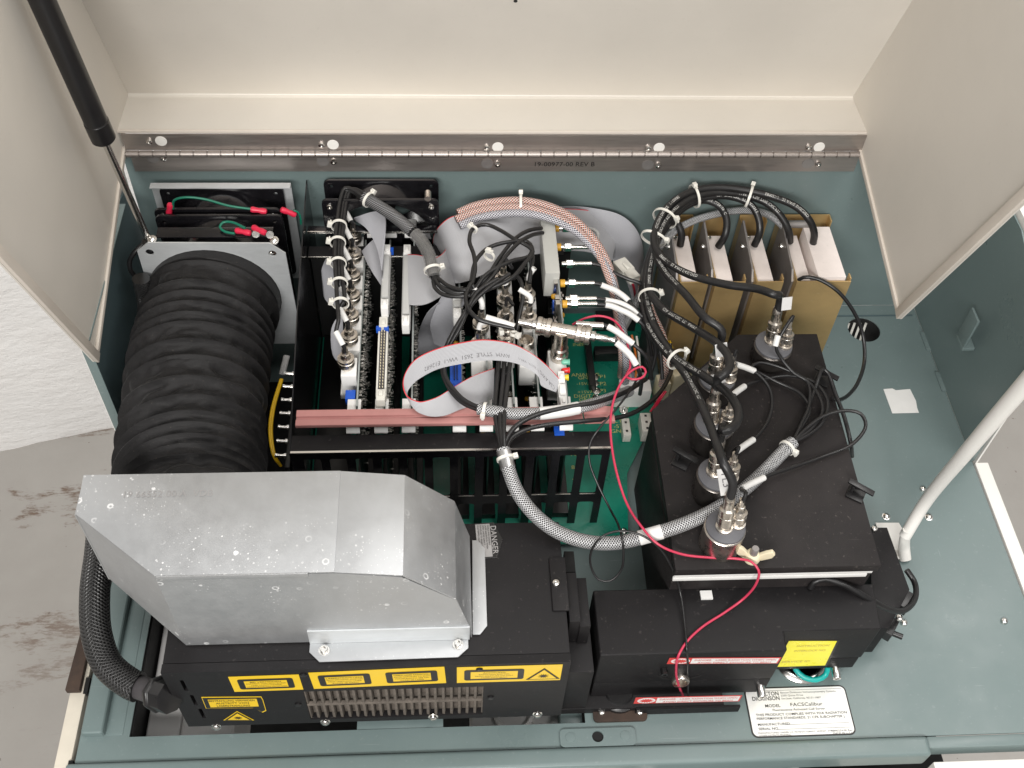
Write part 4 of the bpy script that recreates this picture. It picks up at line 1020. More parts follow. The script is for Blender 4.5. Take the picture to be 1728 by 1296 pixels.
prof = [(py0, .1662), (py1, .1662), (py1, .1705), (ym+.0015, .1705), (ym+.0012, .1680), (ym-.0018, .1680), (ym-.0022, .1705), (py0, .1705)]
mk('pink_rail', slab('yz', prof, xa, xb), PINK, cg, bev=.0005)
mk('pink_rail', slab('yz', prof, xb+.0012, xc), PINK, cg, bev=.0005)
CPX = [602, 649, 695, 780, 825, 868, 911, 959]
CX = [at(p, 690, z=CZ).x for p in CPX]
for x in CX:
    inst('card_guide', 'guide', lambda: (slab('yz', [(.6125, .155), (.6125, .157), (.6155, .1605), (.651, .1605), (.651, .1575), (.617, .1575), (.615, .155)], -.0066, .0066), WPLAST, 40, .0006), cg, (x-.003, 0, 0))
for px in (630, 660, 693, 770):
    p = at(px, 385, z=.172); inst('rear_guide', 'rguide', lambda: (box(-.0065, .0065, -.012, .012, 0, .006), WPLAST, 40, .0006), cg, (p.x, p.y, .1685))
# ---------------------------------------------------------------- circuit cards
clab = ('leftmost upright board carrying the row of seven plugs', 'second upright board from the left with grey ribbon header and open header', 'third upright board from the left with a long grey ribbon header', 'fourth board, just right of the empty slot, with blue header',
        'fifth board, with the shortest column of coax plugs', 'sixth board, with the middle column of coax plugs', 'seventh board, with coax plugs and an empty round jack', 'rightmost upright board bearing the grey shield box and small screw connectors')
rnd = random.Random(3)
CARDS = []
for i, x in enumerate(CX):
    y1 = (.872, .872, .878, .87, .868, .862, .852, .876)[i]; zt = CZ
    t = thing('circuit_card', clab[i], 'circuit board', (x, .75, .02), 'upright circuit boards in the cage')
    mk('board', box(x-.0008, x+.0008, .618, y1, .018, zt-.0002), PCBD, t)
    mk('board_edge', box(x-.00085, x+.00085, .640, y1, zt, zt+.0006), PCBE, t)
    g = G(); dn = (620, 520, 460, 220, 120, 160, 160, 120)[i]; s = 1 if i < 4 else -1
    rows = [(.642+.0027*k) for k in range(int((y1-.645)/.0027))]
    for k in range(dn):
        y = rnd.choice(rows); z = zt-.003-abs(rnd.gauss(0, .045)); 
        if z < .03: continue
        z = round(z/.0025)*.0025; l = .0016+.0022*rnd.random(); q = .00045
        xx = x+s*.0009; a_, b_ = (xx, xx+s*l) if s > 0 else (xx-l, xx)
        g += box(a_, b_, y-q, y+q, z-q, z+q)
    mk('solder_pin', g, PINM, t, kind='stuff')
    if i >= 3:
        for k in range(7):
            y = .648+.028*k+.006*rnd.random(); z = .05+.085*rnd.random()
            inst('chip', 'chip%d' % (k % 2), lambda: (box(-.0045, 0, -.003, .003, -.009, .009) if k % 2 else box(-.004, 0, -.009, .009, -.003, .003), PLASTB, 40, .0004), t, (x-.0009, y, z))
        for k in range(5):
            y = .644+.03*k+.008*rnd.random(); z = .06+.09*rnd.random()
            inst('capacitor', 'capo', lambda: (lathe([(.0008, 0), (.0026, .0012), (.003, .003), (.0024, .005), (.0008, .0058)], 12), ORANGE, 50, 0), t, (x-.0011, y, z), (-1, 0, 0))
        for k in range(4):
            y = .65+.045*k+.01*rnd.random(); z = .07+.07*rnd.random()
            inst('resistor', 'res', lambda: (lathe([(.0003, -.006), (.0003, -.004), (.0013, -.0032), (.001, 0), (.0013, .0032), (.0003, .004), (.0003, .006)], 10), POT, 50, 0), t, (x-.0025, y, z), (0, 0, 1))
    CARDS.append(t)
# trimmer blocks
for px, py, z, lab, i in ((592, 671, .155, 'b', 0), (943, 732, .150, 'b', 7), (940, 518, .168, 'b', 7)):
    p = at(px, py, z=z); mk('trimmer', cbox(p, (.010, .011, .011)), BLUE, CARDS[i], bev=.0006)
for px, py in ((935, 503), (947, 535), (937, 440)):
    p = at(px, py, z=.168); mk('capacitor', lathe([(.001, 0), (.0034, .0015), (.0036, .004), (.002, .006)], 12, p), ORANGE, CARDS[7], sm=50)
g = G()
for k in range(40):
    q = at(938+rnd.uniform(-5, 12), 500+rnd.uniform(-8, 45), z=.166); g += cbox(q, (.0016, .0022, .002))
mk('small_component', g, POT, CARDS[7], kind='stuff')
# headers on the cards
def header(card, px, py0, py1, z, mat, wpx=15, name='ribbon_header', latch=True, open_=False):
    a, b = at(px, py0, z=z), at(px, py1, z=z); w_ = wpx/1650; x = (a.x+b.x)/2
    o = mk(name, box(x-w_/2, x+w_/2, b.y, a.y, z-.014, z), mat, card, bev=.0007)
    for yy, s in ((a.y, 1), (b.y, -1)):
        mk('latch', box(x-w_*.42, x+w_*.42, yy-.006 if s > 0 else yy-.008, yy+.008 if s > 0 else yy+.006, z-.010, z+.0035), WPLAST if mat is GREYP else mat, o, bev=.0008)
        mk('latch_button', box(x-w_*.2, x+w_*.2, yy-.003, yy+.003, z+.0036, z+.0055), WPLAST if mat is GREYP else mat, o, bev=.0006)
    if open_:
        mk('pin_slot', box(x-w_*.3, x+w_*.3, b.y+.008, a.y-.008, z, z+.0006), CONDUIT if mat is not BLUE else BLUE, o)
        for k in range(20):
            for s in (-1, 1): inst('contact', 'contact%d' % (mat is BLUE), lambda: (box(-.0004, .0004, -.0005, .0005, 0, .0022), IVORY if mat is not BLUE else PLASTB, None, 0), o, (x+s*.0014, b.y+.010+(a.y-b.y-.02)*k/19, z+.0004))
    else: mk('strain_relief', box(x-w_*.38, x+w_*.38, b.y+.009, a.y-.009, z+.0002, z+.004), mat, o, bev=.0008)
    return o
header(CARDS[1], 651, 425, 515, .182, GREYP)
header(CARDS[2], 686, 425, 543, .182, GREYP)
header(CARDS[1], 645, 548, 668, .170, CONN, 17, 'open_header', open_=True)
for px, py in ((639, 556), (652, 556)): mk('header_key', cbox(at(px, py, z=.170), (.005, .005, .006)), BLUE, CARDS[1], bev=.0004)
header(CARDS[3], 771, 500, 530, .176, GREYP)
header(CARDS[3], 769, 600, 655, .168, BLUE, 19, 'open_header', open_=True)
header(CARDS[7], 949, 640, 680, .170, WPLAST, 13)
mk('header_key', cbox(at(661, 424, z=.18), (.004, .006, .006)), BLUE, CARDS[1])
# jack blocks on the cards
def jack(card, px, py, z, w_=.0155, l=.020, h=.03):
    p = at(px, py, z=z); o = mk('jack_block', box(p.x-w_*.35, p.x+w_*.65, p.y-l/2, p.y+l/2, z-h, z), WPLAST, card, bev=.0012)
    mk('jack_barrel', lathe([(.0062, 0), (.0062, .006)], 20, p), NICKEL, o, sm=40); return p
RING = [(598, 398), (598, 428), (596, 464), (595, 498), (593, 532), (591, 567), (585, 607)]
JP = []
for k, (px, py) in enumerate(RING): JP.append(jack(CARDS[0], px, py+12, .166, l=.0205+(.004 if k == 6 else 0)))
mk('jack_strip', box(CX[0]-.020, CX[0]-.0012, JP[-1].y-.0108, JP[0].y+.0108, .128, .1355), WPLAST, CARDS[0])
# ---------------------------------------------------------------- cables
def cable(name, label, path, r, mat, cat='cable', group=None, n=10, z=None, step=.004):
    P = path if isinstance(path[0], V) else pts(path)
    return mk(name, tube(P, r, n, step), mat, sm=60, label=label, cat=cat, group=group)
def cable_t(name, label, P, r, mat, cat='cable', group=None, part='jacket', n=10):
    P = P if isinstance(P[0], V) else pts(P); t = thing(name, label, cat, P[0], group)
    mk(part, tube(P, r, n), mat, t, sm=60); return t, spline(P, .004)
def sleeve(parent, P, r=.0030, name='label_sleeve', mat=None, text=None):
    P = P if isinstance(P[0], V) else pts(P)
    o = mk(name, tube(P, r, 12, .003), mat or PAPER, parent, sm=60)
    if text:
        S = spline(P, .003); mk('sleeve_text', text_on_tube(S, r, .003, text, r*1.1, 0), INKG, o)
    return o
def ztie(p, d, r, label, head=(0, -1, 1), grp='white nylon cable ties'):
    p = V(p); d = V(d).normalized(); t = thing('cable_tie', label, 'cable tie', p, grp)
    q = frame_to(d).to_matrix(); n = 24; g = G(); vs = []; fs = []
    for i in range(n):
        a = 2*math.pi*i/n
        for rr, h in ((r, -.0014), (r+.0010, -.0014), (r+.0010, .0014), (r, .0014)): vs.append(p+q @ V((rr*math.cos(a), rr*math.sin(a), h)))
    for i in range(n):
        for k in range(4): fs.append((i*4+k, i*4+(k+1) % 4, ((i+1) % n)*4+(k+1) % 4, ((i+1) % n)*4+k))
    mk('strap', g.add(vs, fs), NYLON, t, sm=50)
    h = V(head); h = (h-d*h.dot(d)).normalized(); c = p+h*(r+.0022); e = d.cross(h)
    f = Fr(c, e, h); g = slab(lambda a, b, k: c+e*a+h*b+d*k, rrect(-.0028, .0028, -.0022, .0026, .0008, 3), -.0022, .0022)
    mk('head', g, NYLON, t, bev=.0005)
    mk('tail', slab(lambda a, b, k: c+e*a+h*b+d*k, rc(.0026, .0055, -.0006, .0006), -.0012, .0012), NYLON, t)
    return t
# seven plug cables bundled along the leftmost card
BUN = [(578, 600, .205), (578, 575, .207), (577, 545, .208), (575, 510, .210), (573, 475, .211), (571, 440, .212), (572, 400, .214), (576, 365, .216), (580, 340, .218), (588, 320, .222), (603, 324, .222), (619, 337, .220)]
names7 = ('first (rearmost)', 'second', 'third', 'fourth', 'fifth', 'sixth', 'seventh (frontmost)')
for k, (px, py) in enumerate(RING):
    j = JP[k]+V((0, 0, .0045)); tp_ = j+V((0, 0, .0285))
    ox, oz = (k % 3-1)*.0032, (k//3-1)*.0032
    bun = [at(a, b, z=c)+V((ox, ox*.3, oz)) for a, b, c in BUN if b < py-38 or c >= .2195]
    if k == 0: bun = [at(a, b, z=c)+V((.003, 0, oz)) for a, b, c in BUN[-4:]]
    S0 = [at(px-6, py-25, z=.199), at(px-12, py-36, z=.203), at(px-18, py-47, z=.206)]
    P = [j+V((0, 0, .018)), j+V((0, .001, .024))]+S0+bun
    t, S = cable_t('plug_cable', names7[k]+' of the seven bundled black cables rising from plugs on the leftmost card', P, .0022, RUBTHIN, 'cable', 'seven plug cables on the leftmost card')
    bnc(t, j-V((0,0,.003)), (0, .08, 1), 'bayonet_plug', .9, 1.18)
    cum = [p for p in S if .0 <= (p-S[0]).length]
    sleeve(t, S0, .0029)
for a, b, z, nm in ((572, 381, .214, 'topmost'), (570, 409, .213, 'second'), (571, 444, .212, 'third'), (573, 478, .211, 'fourth'), (575, 512, .210, 'lowest')):
    ztie(at(a, b, z=z), at(a, b-10, z=z)-at(a, b, z=z), .0075, nm+' cable tie on the black bundle beside the seven plugs', head=(-1, 0, .3))
# sleeve harness over the boards
SL = pts([(612, 331, .222), (622, 337, .220), (640, 348, .219), (668, 367, .217), (693, 388, .215), (709, 404, .213), (723, 428, .211), (730, 455, .208), (733, 466, .206)])
hn = thing('sleeved_harness', 'dark braided sleeve with clear end bridging from the rear fan over the boards', 'harness', SL[0])
S = spline(SL, .003); nS = len(S)
mk('braided_sleeve', tube(S[:int(nS*.55)], .0066, 18, smooth=False), BRAIDD, hn, sm=60)
mk('clear_sleeve', tube(S[int(nS*.55):], .0070, 18, smooth=False), CLEARF, hn, sm=60)
for k in range(6):
    a = k*math.pi/3; o = V((.0036*math.cos(a), .001*math.cos(a), .0036*math.sin(a)))
    mk('inner_lead', tube([p+o for p in S[int(nS*.5):]], .0021, 8, smooth=False), RUBTHIN, hn, sm=60)
ztie(SL[1], SL[2]-SL[1], .0078, 'cable tie at the fan end of the dark braided sleeve', (1, 0, .4))
ztie(SL[-2], SL[-1]-SL[-2], .0084, 'cable tie at the lower end of the clear sleeve', (1, .2, .3))
M5 = 'loose black cables tangled over the boards'
blk_ = [
 ('black cable swinging from the clear sleeve up behind the grey shield box', [(732, 468, .206), (742, 482, .205), (775, 494, .206), (812, 478, .210), (845, 432, .214), (870, 402, .214), (892, 389, .212), (914, 385, .205)]),
 ('black cable running just under the one entering the shield box', [(734, 468, .206), (746, 487, .204), (790, 498, .206), (828, 470, .212), (850, 437, .216), (876, 409, .216), (900, 396, .21), (916, 393, .203)]),
 ('black cable with a tied loop at its upper left over the grey ribbon', [(735, 466, .206), (760, 484, .208), (790, 488, .212), (801, 460, .216), (800, 432, .217), (792, 405, .216), (799, 385, .215), (820, 379, .214), (845, 389, .214), (866, 402, .216), (885, 412, .214), (897, 421, .212), (893, 432, .210), (862, 441, .214), (820, 464, .214), (795, 500, .208)]),
 ('black cable dipping in a wide bow under the clear sleeve', [(731, 468, .204), (733, 484, .202), (748, 497, .202), (785, 500, .205), (830, 486, .210), (865, 468, .212), (885, 445, .212), (899, 425, .212), (890, 408, .212), (860, 408, .216), (825, 418, .216), (803, 440, .216), (795, 475, .213)]),
 ('black cable crossing down from the tangle to the white-sleeved T-connector lead', [(795, 478, .216), (786, 500, .214), (790, 520, .212), (806, 538, .210), (826, 545, .208), (868, 554, .206)]),
 ('pair-left black cable falling behind the front grey ribbon', [(840, 470, .214), (806, 492, .212), (788, 522, .208), (762, 566, .200), (748, 600, .190), (747, 628, .185), (756, 652, .185), (778, 678, .182), (808, 692, .182)]),
 ('pair-right black cable falling behind the front grey ribbon', [(860, 462, .214), (822, 488, .212), (795, 515, .208), (775, 555, .202), (755, 592, .192), (750, 628, .188), (760, 650, .188), (782, 674, .186), (810, 689, .186)]),
 ('black cable dropping onto the seventh card plugs from the tangle', [(868, 412, .214), (880, 405, .212), (894, 412, .210), (899, 432, .206), (896, 455, .204), (893, 478, .200)]),
 ('black cable curling beside the sixth card plugs', [(866, 470, .206), (872, 466, .205), (880, 478, .203), (882, 505, .198), (876, 535, .192), (872, 560, .186)]),
]
for lab, L in blk_: cable('coax_cable', lab, L, .0022, RUBTHIN, group=M5)
ztie(at(800, 387, z=.215), at(812, 380, z=.2145)-at(797, 393, z=.215), .0034, 'cable tie on the small black loop over the grey ribbon', (-.3, 1, .4))
ztie(at(826, 432, z=.214), at(832, 424, z=.214)-at(822, 438, z=.214), .0052, 'cable tie gathering black cables beside the shield box', (-.5, -.5, 1))
# coax plug columns on cards five to seven
col = [(4, 811, 545), (4, 808, 580), (5, 848, 470), (5, 851, 505), (5, 852, 535), (5, 853, 565), (6, 889, 497), (6, 891, 535)]
clb = ('rear plug of the short coax column', 'front plug of the short coax column, above the ribbon text', 'rearmost plug of the middle coax column', 'second plug of the middle coax column', 'third plug of the middle coax column', 'front plug of the middle coax column', 'rear plug of the right coax column', 'front plug of the right coax column, behind the empty jack')
for k, (c, px, py) in enumerate(col):
    p = jack(CARDS[c], px, py+14, .160, l=.019)
    ends = [(797, 480, .214), (840, 540, .200), (864, 452, .212), (852, 478, .205), (866, 515, .2), (838, 560, .195), (902, 452, .206), (876, 488, .204)][k]
    t, S = cable_t('coax_plug_lead', clb[k]+' with a short black lead', [p+V((0, 0, .028)), p+V((.001, .004, .038)), at(*ends)], .0019, RUBTHIN, 'plug', 'coax plugs on the middle boards')
    bnc(t, p+V((0, 0, .002)), (0, 0, 1), 'bayonet_plug', 1, 1.2)
    if k in (0, 1, 3, 6, 7): sleeve(t, S[1:7], .0028)
p = at(888, 578, z=.166)
mk('empty_jack', lathe([(.0078, 0), (.0078, .010), (.0066, .0105), (.0062, .002), (.002, .002)], 24, (p.x, p.y, .160)), NICKEL, CARDS[6], sm=40)
mk('jack_block', box(p.x-.008, p.x+.011, p.y-.028, p.y+.012, .13, .1598), WPLAST, CARDS[6], bev=.001)
p = at(812, 622, z=.160); mk('jack_block', box(p.x-.010, p.x+.012, p.y-.022, p.y+.03, .13, .158), WPLAST, CARDS[4], bev=.001)
ztie(at(843, 555, z=.196), (1, .3, 0), .003, 'cable tie left of the T-connector, by the middle plugs', (.6, -1, .2)); ztie(at(867, 563, z=.196), (0, .3, 1), .003, 'cable tie under the white sleeve of the T-connector', (1, -1, 0))
# shield box
a, b, c_, d_ = at(912, 364, z=.200), at(938, 364, z=.200), at(920, 461, z=.200), at(942, 461, z=.200)
sb = thing('shield_box', 'plain grey metal shield box standing at the rightmost board', 'box', ((a.x+b.x)/2, .8, .165))
mk('shell', box((a.x+c_.x)/2, (b.x+d_.x)/2, c_.y, a.y, .165, .200), GREYB, sb, bev=.0008)
# small screw-on coax connectors
SM = [(943, 385), (948, 417), (952, 445), (958, 478), (963, 504), (966, 513)]
XB = CX[7]
sml = ('rearmost', 'second', 'third', 'fourth', 'fifth', 'frontmost')
smp = [
 [(1001, 386, .190), (1008, 392, .189), (1009, 402, .188), (1006, 412, .188), (1001, 417, .188)], None,
 [(1001, 447, .188), (1018, 450, .186), (1040, 462, .184), (1062, 472, .182), (1080, 478, .18), (1092, 492, .17)],
 [(1006, 478, .187), (1020, 483, .186), (1038, 490, .185), (1056, 503, .184), (1075, 525, .18), (1095, 548, .17), (1112, 585, .15), (1118, 640, .12)],
 [(1010, 505, .186), (1030, 508, .185), (1050, 513, .184), (1075, 530, .178), (1092, 560, .165), (1100, 600, .14)],
 [(1012, 513, .188), (1030, 516, .187), (1050, 524, .186), (1066, 532, .184), (1088, 552, .175), (1106, 590, .15), (1096, 640, .12)]]
for k, (px, py) in enumerate(SM):
    p = at(px, py, z=.188); p = V((XB+.001, p.y, p.z))
    lab = sml[k]+' of the small screw-on coax connectors on the rightmost board'
    t = thing('screw_connector', lab, 'connector', p, 'small screw-on coax connectors')
    if k in (0, 1, 3, 5): inst('gilt_collar', 'gilt', lambda: (lathe([(.0042, 0), (.0042, .005)], 16), ORANGE, 40, 0), t, p, (1, 0, 0))
    inst('barrel', 'smab', lambda: (lathe([(.0026, .004), (.0026, .010), (.0028, .0105), (.0028, .0185), (.0022, .019), (.0024, .036), (.0018, .0365)], 16), CHROME, 40, 0), t, p, (1, 0, 0))
    inst('hex_nut', 'smah', lambda: (lathe([(.0044, .0085), (.0047, .0092), (.0047, .0155), (.0044, .0162)], 6), CHROME, None, 0), t, p, (1, 0, 0))
    mk('card_clamp', box(XB-.006, XB+.0005, p.y-.003, p.y+.003, .1645, p.z+.003), CHROME, t, bev=.0005)
    if smp[k]:
        P = [p+V((.034, 0, 0)), p+V((.040, -.001, 0))]+pts(smp[k])[1:]
        mk('lead', tube(P, .0021, 10), RUBTHIN if k else GREYP, t, sm=60)
        if k >= 3: S = spline(P, .004); sleeve(t, S[3:12], .0031)
mk('lead_arm', box(XB-.0015, XB-.0001, .70, .876, .1638, .191), PCBE, CARDS[7])
# T connector
ta_, tb_ = at(905, 549, z=.205), at(997, 567, z=.203); d = (tb_-ta_).normalized(); L = (tb_-ta_).length
tc_ = thing('coax_tee', 'large nickel T-shaped coax adapter at the front of the rightmost board', 'adapter', at(947, 600, z=.17))
mk('cross_barrel', lathe([(.0066, 0), (.0066, L)], 24, ta_, d), NICKEL, tc_, sm=40)
for s0_ in (.0, L-.0155): mk('coupling_ring', lathe([(.0080, 0), (.0094, .0010), (.0094, .0052), (.0084, .0058), (.0084, .0096), (.0094, .0102), (.0094, .0145), (.0080, .0155)], 28, ta_+d*s0_, d), NICKEL, tc_, sm=30)
m_ = at(948, 562, z=.203); lo_ = at(948, 600, z=.172); lo_.x = m_.x
mk('stem', lathe([(.0088, 0), (.0092, .002), (.0092, .008), (.0084, .009), (.0084, .016), (.0070, .018), (.0070, .04)], 26, V((m_.x, m_.y, .165)), (0, 0, 1)), NICKEL, tc_, sm=30)
mk('mount_block', box(m_.x-.011, m_.x+.007, m_.y-.024, m_.y+.010, .125, .165), WPLAST, CARDS[7], bev=.001)
wl = thing('tee_lead', 'white-sleeved lead plugged into the left end of the T adapter', 'cable', ta_)
mk('ferrule', lathe([(.0050, 0), (.0050, .006), (.0034, .007), (.0034, .020)], 16, ta_+d*.002, -d), CHROME, wl, sm=40)
sleeve(wl, [at(868, 551, z=.206), at(850, 545, z=.207), at(834, 540, z=.208), at(820, 536, z=.209)], .0034)
wl = thing('tee_lead', 'white-sleeved lead leaving the right end of the T adapter', 'cable', tb_)
mk('ferrule', lathe([(.0054, 0), (.0054, .006), (.0036, .007), (.0036, .018), (.0028, .019), (.0028, .026)], 16, tb_-d*.002, d), CHROME, wl, sm=40)
P = pts([(1026, 573, .202), (1040, 578, .2), (1052, 588, .197), (1064, 600, .194), (1074, 616, .188), (1082, 640, .17), (1080, 665, .14)])
mk('jacket', tube(P, .0021), RUBTHIN, wl, sm=60); sleeve(wl, P[1:5], .0033)
t, S = cable_t('coax_cable', 'white-sleeved black lead just above the T adapter right end', [(990, 548, .198), (1010, 549, .198), (1020, 549, .198), (1035, 556, .197), (1050, 566, .195), (1070, 582, .19), (1090, 602, .18), (1100, 640, .15)], .0021, RUBTHIN)
sleeve(t, pts([(1026, 551, .198), (1040, 559, .197), (1052, 568, .195), (1068, 580, .19)]), .0033)
mk('ferrule', cyl(at(972, 547, z=.198), at(1018, 550, z=.198), .0036), CHROME, t, sm=40)
# leds
for px, py, m, nm in ((951, 611, LEDG, 'green'), (951, 625, LEDR, 'red'), (949, 637, LEDY, 'yellow')):
    p = at(px, py, z=.168); mk('%s_led' % nm, lathe([(.0034, 0), (.0034, .001), (.0028, .0012), (.0028, .006), (.002, .0078), (.0006, .0085)], 16, p+V((.006, 0, 0)), (-1, 0, 0)), m, CARDS[7], sm=50)
# ---------------------------------------------------------------- backplane board
bp = thing('backplane_board', 'large green backplane circuit board lying flat under the card cage', 'circuit board', (.05, .58, .01))
BPZ = .0145
mk('board', slab('xy', [(-.149, .615), (.06, .578), (.190, .574), (.198, .655), (.240, .735), (.240, .895), (-.149, .895)], .0115, BPZ), PCB, bp, bev=.0003)
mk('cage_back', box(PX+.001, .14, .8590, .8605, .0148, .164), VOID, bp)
for px, py in ((1003, 637), (1003, 647), (1006, 660), (1007, 672), (1052, 693)):
    inst('test_point', 'tpnt', lambda: (lathe([(.0052, 0), (.0052, .001), (.0046, .0014), (.0016, .0016), (.0014, .006), (.0006, .0065)], 20), CHROME, 35, 0), bp, at(px, py, z=BPZ))
g = G(); fb = Fr(at(1000, 640, z=BPZ), (1, 0, 0), (0, 1, 0))
for px, py, s, sz in ((988, 633, 'ANALOG', .0062), (988, 638, 'GND', .0062), (1014, 636, 'TP1', .0062), (1014, 648, 'TP2', .0062), (1014, 660, 'TP3', .0062), (985, 648, '-15VA', .005), (988, 662, '+15VA', .005), (990, 669, 'DIGITAL', .0062), (990, 675, 'GND', .0062),
        (1052, 687, 'TP4', .006), (1068, 684, 'SECOND', .005), (1042, 711, 'REL PO', .0062), (1044, 720, '-5V', .0062), (1044, 728, 'GND', .0062), (968, 767, '70', .0062), (970, 789, '80', .0062), (972, 811, '90', .0062), (981, 579, '0', .005), (980, 582, 'INERT', .0055)):
    q = at(px, py, z=BPZ)-fb.o; mk('silkscreen_text', fb.text(s, q.x, q.y, sz*1.15, w=.0004, sx=1.15), SILK, bp)
for x0, x1, y in ((1030, 1085, 680), (1028, 1084, 682)):
    a, b = at(x0, y, z=BPZ), at(x1, y, z=BPZ); mk('silkscreen_line', box(a.x, b.x, a.y-.0003, a.y+.0003, BPZ+.0002, BPZ+.0004), SILK, bp)
a, b = at(1050, 732, z=BPZ), at(1063, 732, z=BPZ)
def conn(px, py, z, sx, sy, h, mat=CONN, rot=0, name='connector_housing', par=None, cells=0):
    p = at(px, py, z=z); q = Matrix.Translation(p) @ Matrix.Rotation(R(rot), 4, 'Z')
    o = mk(name, cbox((0, 0, -h/2), (sx, sy, h)).tr(q), mat, par or bp, bev=.0008)
    for k in range(cells):
        u = -sx/2+sx*(k+.5)/cells if sx > sy else 0; v = 0 if sx > sy else -sy/2+sy*(k+.5)/cells
        mk('socket', cbox((u, v, .0002), (.0026, .0026, .0004)).tr(q), PLASTB, o)
    return o
conn(1057, 720, .028, .009, .024, .013, CONN, 0, cells=2)
conn(1091, 712, .035, .012, .026, .02, CONN, 0, cells=3)
conn(1072, 650, .045, .036, .018, .030, WPLAST, 0, cells=0); conn(1072, 634, .050, .022, .010, .03, GREYP)
conn(1065, 672, .024, .042, .012, .009, CONN)
conn(1148, 622, .050, .024, .018, .035, IVORY, 20); conn(1120, 640, .045, .014, .016, .03, IVORY, 10)
for px, py0, py1 in ((990, 560, 650), (943, 740, 830)): 
    a, b = at(px, py0, z=.024), at(px+12, py1, z=.024); mk('edge_socket', box(a.x-.004, a.x+.004, b.y, a.y, BPZ, .024), PLASTB, bp, bev=.0005)
conn(1040, 530, .04, .05, .012, .025, PLASTB); conn(1035, 590, .03, .045, .012, .015, PLASTB)
a = at(1095, 575, z=.05); mk('power_tab', cbox((a.x, a.y, .04), (.012, .04, .05)), CONDUIT, bp, bev=.001)
for k, x in enumerate(CX): mk('card_socket', box(x-.0095, x+.0075 if k < 4 else x+.009, .600 if k > 2 else .62, .857, BPZ+.0001, .0235), PLASTB, bp, bev=.0008)
a = at(983, 905, z=.012); mk('mount_lug', box(.105, .155, .570, .5775, .009, .0112), PCB, bp)
screw(bp, at(1053, 898, z=BPZ)); 
mk('board_shade_block', box(-.147, -.108, .62, .857, BPZ+.0001, .0205), PLASTB, bp, bev=.0008)  # black block added to darken the bare board beside the partition
# floating plug above the ribbons
p = at(1052, 452, z=.165); fl = thing('loose_plug', 'loose cream two-part plug lying on the grey ribbon beside the heavy cables', 'plug', p)
q = Matrix.Translation(p) @ Matrix.Rotation(R(-62), 4, 'Z')
mk('plug_body', cbox((0, 0, 0), (.020, .016, .010)).tr(q), CONN, fl, bev=.001); mk('plug_nose', cbox((.016, 0, .001), (.013, .013, .009)).tr(q), CONN, fl, bev=.001); mk('plug_latch', cbox((.004, 0, .0065), (.010, .004, .002)).tr(q), CONN, fl, bev=.0004)
mk('red_lead', tube(pts([(1062, 470, .163), (1068, 480, .15), (1072, 500, .12)]), .0014), RED, fl, sm=60)
# ---------------------------------------------------------------- ribbons
def rib(label, A, B, mat=RIB, grp='grey flat ribbon cables'):
    g = ribbon(pts(A), pts(B)); o = mk('ribbon_cable', g, mat, sm=70, label=label, cat='ribbon cable', group=grp); return o, g
rib('widest grey ribbon with red edge sweeping across behind the black cable tangle',
    [(1048, 372, .150), (1000, 356, .172), (940, 352, .188), (880, 355, .196), (830, 361, .200), (790, 361, .203), (762, 366, .201), (743, 380, .192), (733, 396, .176), (731, 410, .155)],
    [(1032, 440, .130), (990, 425, .150), (940, 425, .165), (890, 432, .172), (850, 446, .176), (818, 462, .178), (790, 474, .176), (770, 478, .166), (758, 476, .150), (752, 472, .130)])
rib('grey ribbon lying against the rear panel and curling down at its right end',
    [(900, 352, .165), (960, 348, .175), (1005, 352, .178), (1045, 362, .172), (1070, 382, .155), (1083, 410, .125), (1086, 440, .09)],
    [(920, 420, .12), (975, 418, .125), (1010, 425, .125), (1035, 440, .118), (1055, 470, .10), (1068, 510, .075), (1070, 540, .05)], RIBN)
rib('short grey ribbon leaving the third board header to the right',
    [(688, 430, .186), (702, 430, .189), (718, 433, .192), (733, 436, .190), (748, 426, .184), (758, 410, .17)],
    [(690, 514, .186), (706, 515, .188), (722, 512, .188), (738, 504, .184), (754, 494, .176), (768, 484, .165)])
rib('grey ribbon rising from the second board header and folding back left',
    [(597, 368, .196), (616, 361, .202), (636, 357, .206), (649, 364, .206), (651, 384, .202), (648, 410, .194), (646, 425, .186)],
    [(600, 372, .188), (617, 384, .190), (629, 402, .190), (638, 425, .190), (643, 450, .188), (645, 470, .186), (646, 484, .184)], RIBN)
rib('grey ribbon piece twisting under the second board header',
    [(611, 424, .176), (622, 412, .180), (634, 402, .180), (645, 398, .178)], [(620, 444, .172), (630, 462, .176), (638, 474, .178), (645, 484, .178)], RIBN)
rib('upper grey ribbon loop left of the seven plugs', [(580, 398, .150), (562, 416, .150), (549, 438, .148), (543, 456, .142), (545, 470, .130)], [(582, 505, .115), (572, 518, .115), (558, 515, .115), (548, 503, .118), (545, 490, .120)], RIBN)
rib('lower grey ribbon loop left of the seven plugs', [(578, 530, .130), (566, 540, .130), (559, 556, .126), (558, 574, .118)], [(580, 612, .10), (572, 612, .10), (563, 602, .102), (559, 588, .108)], RIBN)
rib('grey ribbon hanging between the third board and the tangle', [(738, 512, .160), (720, 530, .145), (707, 560, .120), (704, 590, .095), (712, 606, .075)], [(772, 500, .155), (757, 520, .140), (745, 545, .120), (741, 575, .100), (748, 598, .080)], RIBN)
rib('second hanging grey ribbon, right behind the front printed ribbon', [(745, 500, .165), (733, 525, .150), (726, 550, .130), (733, 580, .105)], [(790, 498, .160), (775, 530, .140), (765, 560, .120), (762, 592, .10)], RIBN)
